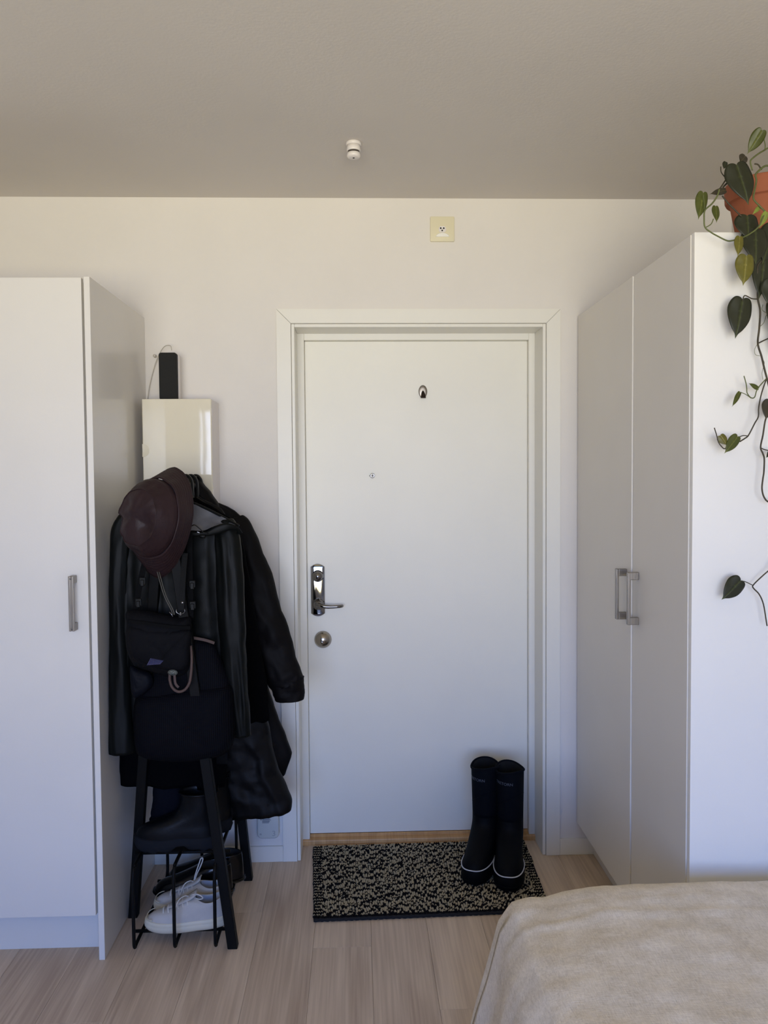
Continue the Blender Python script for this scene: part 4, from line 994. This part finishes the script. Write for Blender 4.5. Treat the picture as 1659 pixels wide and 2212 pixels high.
dr_ = [at(390, 1320, 2.437) + Vector((.0128 * math.cos(PI + PI * k / 14), 0, .009 * math.sin(PI + PI * k / 14))) for k in range(15)]
tube('d_ring', [dr_[0] + Vector((.001, 0, .006))] + dr_ + [dr_[-1] + Vector((-.001, 0, .006))], .0013, M_chrome, cb, 8)
lathe('swivel', [(.0022, 0), (.0034, .003), (.0022, .006), (.0036, .009), (.001, .012)], at(390, 1322, 2.437), (0, 0, -1), M_chrome, cb, 14)
attach(cb)

# ------------------------------------------------------------------ plant on the right wardrobe
pl = thing('trailing_plant', 'heart-leaved trailing houseplant in a terracotta pot on the right wardrobe', 'plant', loc=(1.098, 2.158, 2.1197))
o = lathe('terracotta_pot', [(.0001, 0), (.060, 0), (.064, .006), (.0835, .108), (.0855, .110), (.0935, .112), (.0965, .118), (.0985, .150), (.0975, .158), (.0935, .160), (.0900, .157), (.0870, .120), (.0001, .120)], (0, 0, 0), (0, 0, 1), M_terra, None, 48, cap=False)
tag(o, 'terracotta flower pot cut by the right frame edge', 'pot') if 0 else None
o.parent = pl; autosmooth(o, 40); o['label'] = 'terracotta pot'
lathe('soil', [(.0001, .145), (.088, .143), (.088, .13)], (0, 0, 0), (0, 0, 1), M_soil, pl, 24, cap=False)
HEART = [(0, 0), (.07, -.05), (.19, -.075), (.32, -.05), (.43, .04), (.495, .18), (.5, .33), (.45, .50), (.35, .66), (.21, .81), (.07, .92), (0, 1.04)]
def leaf_obj(base, tip, wpx, Y, kind, yt=None, cup=.18, twist=0):
    A = at(base[0], base[1], Y); B = at(tip[0], tip[1], Y if yt is None else yt); ax_ = B - A; L_ = ax_.length; ax_.normalize()
    Wd = wpx * Y / F; nrm = Vector((0, -1, 0)); sd_ = ax_.cross(nrm)
    sd_ = sd_.normalized() if sd_.length > 1e-3 else Vector((1, 0, 0)); nr_ = sd_.cross(ax_).normalized()
    if nr_.y > 0: nr_ = -nr_
    sd_ = (Matrix.Rotation(twist, 3, ax_) @ sd_)
    hp = catmull([Vector((a, b, 0)) for a, b in HEART], 3); V = []; vein = []; n = len(hp); Rr = 5
    for h in hp:
        my = max(0, min(1.03, h.y * 1.0 if h.y > .1 else max(0, h.y) )) if h.y > 0 else 0
        mx = Vector((0, my, 0))
        for s in (-1, 1):
            for j in range(Rr):
                t = j / (Rr - 1); q = mx.lerp(h, t); x = q.x * s * Wd; y = q.y * L_
                z = cup * Wd * (abs(q.x) * 2) ** 1.6 * -.55 + .05 * Wd * math.sin(q.y * 9 + abs(q.x) * 6) * abs(q.x) - .10 * L_ * max(0, q.y - .5) ** 2 * 2
                V.append(A + ax_ * y + sd_ * x + nr_ * z); 
                side = abs(math.sin((q.y - abs(q.x) * .9) * 15))
                vein.append(min(abs(q.x) * 2.2, .06 + side * .3 if abs(q.x) > .02 else 1))
    Fc = []
    W2 = Rr * 2
    for i in range(n - 1):
        for s in range(2):
            for j in range(Rr - 1):
                a = i * W2 + s * Rr + j; Fc.append((a, a + 1, a + 1 + W2, a + W2) if s else (a, a + W2, a + W2 + 1, a + 1))
    o = mkobj('leaf', V, Fc, LM[kind], pl, True)
    at_ = o.data.attributes.new('vein', 'FLOAT', 'POINT'); at_.data.foreach_set('value', vein)
    sdm = o.modifiers.new('t', 'SOLIDIFY'); sdm.thickness = .0007
    o.location = -pl.location
    return o
LV = [((1646, 282), (1616, 331), 30, 2.05, 'mid', 2.07), ((1610, 337), (1600, 350), 22, 2.08, 'brown', 2.06), ((1591, 356), (1618, 437), 60, 2.02, 'dark', 2.0), ((1568, 350), (1564, 364), 12, 2.06, 'dark', 2.05),
      ((1567, 411), (1536, 418), 15, 2.02, 'brown', 2.0), ((1519, 417), (1510, 471), 27, 2.0, 'mid', 1.99), ((1546, 446), (1549, 478), 17, 2.0, 'mid', 1.98), ((1614, 466), (1618, 516), 53, 2.015, 'dark', 2.0),
      ((1598, 512), (1595, 551), 21, 1.985, 'olive', 1.975), ((1632, 497), (1634, 566), 60, 2.005, 'dark', 1.985), ((1672, 490), (1650, 566), 52, 2.02, 'dark', 2.0), ((1612, 553), (1607, 614), 42, 1.97, 'olive', 1.965),
      ((1651, 556), (1642, 642), 46, 2.01, 'dark', 2.0), ((1668, 606), (1664, 662), 44, 1.99, 'dark', 1.985), ((1604, 647), (1591, 727), 54, 2.0, 'dark', 1.99), ((1638, 839), (1619, 828), 10, 2.0, 'mid', 1.99),
      ((1598, 848), (1583, 877), 11, 2.0, 'mid', 1.99), ((1664, 866), (1655, 905), 30, 2.01, 'brown', 2.0), ((1556, 941), (1570, 961), 21, 1.99, 'olive', 1.985), ((1593, 943), (1567, 978), 25, 1.985, 'mid', 1.98),
      ((1600, 1254), (1562, 1294), 42, 2.01, 'dark', 2.0), ((1668, 973), (1656, 988), 12, 2.01, 'dark', 2.0), ((1642, 446), (1627, 462), 9, 2.03, 'light', 2.02), ((1656, 459), (1642, 490), 15, 2.0, 'light', 1.99),
      ((1690, 640), (1680, 730), 60, 2.0, 'dark', 1.99), ((1700, 700), (1688, 770), 52, 2.0, 'mid', 1.99)]
for a in LV: leaf_obj(*a)
ST = [([(1680, 316), (1659, 320), (1652, 324), (1640, 331), (1628, 340), (1621, 349), (1625, 368)], 2.07, 1.8, 0), ([(1650, 300), (1653, 314), (1652, 324)], 2.06, 1.2, 0), ([(1675, 362), (1659, 358), (1650, 360), (1640, 368), (1632, 378), (1634, 390), (1630, 412), (1628, 430), (1642, 446), (1659, 463), (1670, 470)], 2.025, 2.2, 0),
      ([(1630, 354), (1638, 356), (1645, 367)], 2.06, 1.8, 1), ([(1610, 372), (1590, 381), (1575, 392), (1562, 405), (1566, 412)], 2.04, 2.0, 1), ([(1569, 362), (1569, 384), (1562, 397), (1554, 409)], 2.04, 1.6, 1), ([(1557, 360), (1558, 372), (1567, 384)], 2.05, 1.3, 1),
      ([(1554, 409), (1549, 424), (1538, 440), (1523, 454), (1521, 472), (1523, 491), (1536, 502), (1550, 510), (1571, 520), (1585, 519), (1602, 514), (1620, 505), (1636, 493), (1643, 482), (1650, 466)], 1.99, 1.8, 0), ([(1560, 423), (1573, 439), (1589, 455), (1602, 468)], 2.015, 2.0, 1),
      ([(1521, 452), (1521, 440), (1519, 420)], 1.995, 1.2, 0), ([(1541, 473), (1536, 484), (1525, 491)], 1.99, 1.1, 0), ([(1650, 560), (1638, 572), (1636, 590), (1637, 620), (1637, 645), (1642, 672), (1640, 710), (1637, 742), (1645, 770), (1652, 800), (1660, 830), (1666, 860)], 2.01, 2.4, 1),
      ([(1636, 646), (1624, 645), (1612, 639), (1607, 640), (1604, 650)], 2.0, 1.4, 1), ([(1639, 741), (1649, 736), (1662, 730)], 2.01, 1.5, 1), ([(1656, 817), (1645, 850), (1639, 880), (1638, 900), (1630, 915), (1617, 940), (1609, 947), (1598, 954)], 2.0, 1.6, 1),
      ([(1656, 817), (1640, 835), (1634, 845), (1630, 858), (1622, 859), (1614, 849), (1613, 838), (1611, 826), (1607, 812)], 2.0, 1.3, 0), ([(1622, 860), (1611, 852), (1599, 847)], 2.0, .9, 0), ([(1617, 942), (1605, 941), (1595, 945)], 1.995, 1.1, 1),
      ([(1543, 924), (1548, 940), (1552, 955), (1560, 966), (1566, 969), (1575, 960)], 1.99, 1.3, 1), ([(1664, 893), (1654, 905), (1648, 940), (1643, 966), (1648, 980), (1651, 992), (1650, 1020), (1648, 1034), (1646, 1055), (1650, 1073), (1660, 1084), (1675, 1080)], 2.01, 2.0, 1),
      ([(1643, 967), (1651, 971), (1665, 974)], 2.01, 1.2, 1), ([(1668, 1226), (1645, 1246), (1627, 1264), (1628, 1271), (1640, 1284), (1649, 1305), (1655, 1340), (1657, 1352)], 2.015, 1.6, 1), ([(1600, 1255), (1611, 1257), (1627, 1265)], 2.012, 1.0, 1),
      ([(1648, 658), (1646, 668), (1652, 674), (1664, 677)], 2.02, .6, 0), ([(1641, 706), (1650, 697), (1655, 682), (1664, 676)], 2.02, .6, 0), ([(1637, 742), (1630, 755), (1632, 766), (1642, 769)], 2.02, .5, 0), ([(1647, 775), (1651, 785), (1646, 805), (1648, 820)], 2.02, .5, 0),
      ([(1700, 470), (1705, 700), (1690, 900), (1700, 1150), (1668, 1226)], 2.01, 2.0, 1)]
for pts, Y, w, k in ST:
    V, Fc = sweep(catmull([at(a, b, Y) for a, b in pts], 5), w * Y / F * .95, None, 6); o = mkobj('stem', V, Fc, (M_stem, M_stemb)[k], pl, True); o.location = -pl.location

# ------------------------------------------------------------------ bed with linen spread
bd = thing('bed', 'low bed hidden under the beige linen spread at the lower right', 'bed', loc=(1.0, 1.0, 0))
setp(box('mattress', .475, 1.44, -.05, 1.930, .25, .470, mat('mattress_ticking', (225, 222, 214), .9), None, .03, 3), bd)
setp(box('bed_base', .485, 1.44, -.04, 1.925, .06, .249, mat('bed_base_fabric', (150, 145, 138), .9), None, .01, 2), bd)
bmm = bmesh.new()
for x in (.52, 1.40):
    for y in (.02, 1.87): bx(bmm, x - .025, x + .025, y - .025, y + .025, 0, .06, .003, 1)
setp(bobj('bed_feet', bmm, M_black_metal), bd)
SX = [(0, 0, 0), (.06, .045, .004), (.12, .085, .020), (.20, .122, .075), (.30, .150, .165), (.38, .170, .235), (.46, .190, .31), (.56, .212, .405), (.66, .236, .486)]
def hang(d):
    for a, b in zip(SX[:-1], SX[1:]):
        if d <= b[0]:
            t = (d - a[0]) / (b[0] - a[0]); return a[1] + (b[1] - a[1]) * t, a[2] + (b[2] - a[2]) * t
    return SX[-1][1], SX[-1][2]
TOPZ, X0, Y0 = .492, .455, 1.895
nu, nv = 150, 170; V = []
for j in range(nv + 1):
    v = -2.0 + (2.0 + .58) * (j / nv) ** .75
    for i in range(nu + 1):
        u = -.66 + (.66 + 1.0) * (i / nu) ** 1.1
        du, dv = max(0, -u), max(0, v)
        hx, zx = hang(du); fy = min(1, dv / .09)
        yv = .075 * math.sin(fy * PI / 2) if dv > 0 else 0
        zy = (dv ** 2 / .09 * .42 if dv < .09 else .038 + (dv - .09))
        dz = math.hypot(zx, zy) if min(zx, zy) > 0 else zx + zy
        x = X0 + max(u, 0) - hx * (1 - .25 * min(1, zy / .5)); y = Y0 + min(v, 0) + yv
        z = TOPZ - dz - (.022 * max(0, 1 - max(u, 0) / .16) ** 2 * (1 - min(1, du / .5)) * max(0, 1 + min(v, 0) / .5) if v < 0 or du > 0 else .022 * max(0, 1 - max(u, 0) / .16) ** 2)
        if du > 0 and dv > 0:
            x += .02 * min(1, dv / .2); y -= .04 * min(1, du / .4)
        # wrinkles on top, hanging folds at the side
        z += .005 * fbm(x * 3.2, y * 3.2, 1.7) + .0030 * fbm(x * 5, y * 14, 4.1) + .0045 * max(0, 1 - abs(y - 1.80 + .03 * fbm(x * 3, 1, 3)) / .018) + .003 * max(0, 1 - abs(y - 1.86 + .03 * fbm(x * 4, 5, 3)) / .012) + .0015 * fbm(x * 30, y * 40, 2.2)
        if v > -.12 and u > -.05: z += .004 * math.exp(-((v + .055) / .02) ** 2) * (.6 + fbm(x * 5, 2, 8))
        ff = min(1, zx / .3)
        x += -.020 * ff * (math.sin(y * 13 + 2.5 * fbm(y * 2, z * 2, 5)) + .8 * fbm(y * 9, z * 1.5, 6.3)) 
        if zy > .02: y += .006 * math.sin(x * 21 + 2 * fbm(x * 3, 1, 1)) * min(1, zy / .2)
        V.append((x, min(y, 2.025), max(z, .006 + .002 * math.sin(i))))
Fc = [(j * (nu + 1) + i, j * (nu + 1) + i + 1, (j + 1) * (nu + 1) + i + 1, (j + 1) * (nu + 1) + i) for j in range(nv) for i in range(nu)]
o = mkobj('bedspread', V, Fc, M_linen, None, True); sd = o.modifiers.new('t', 'SOLIDIFY'); sd.thickness = .002; sd.offset = -1
tag(o, 'crumpled beige linen bedspread draped over the bed corner at lower right', 'bedspread')
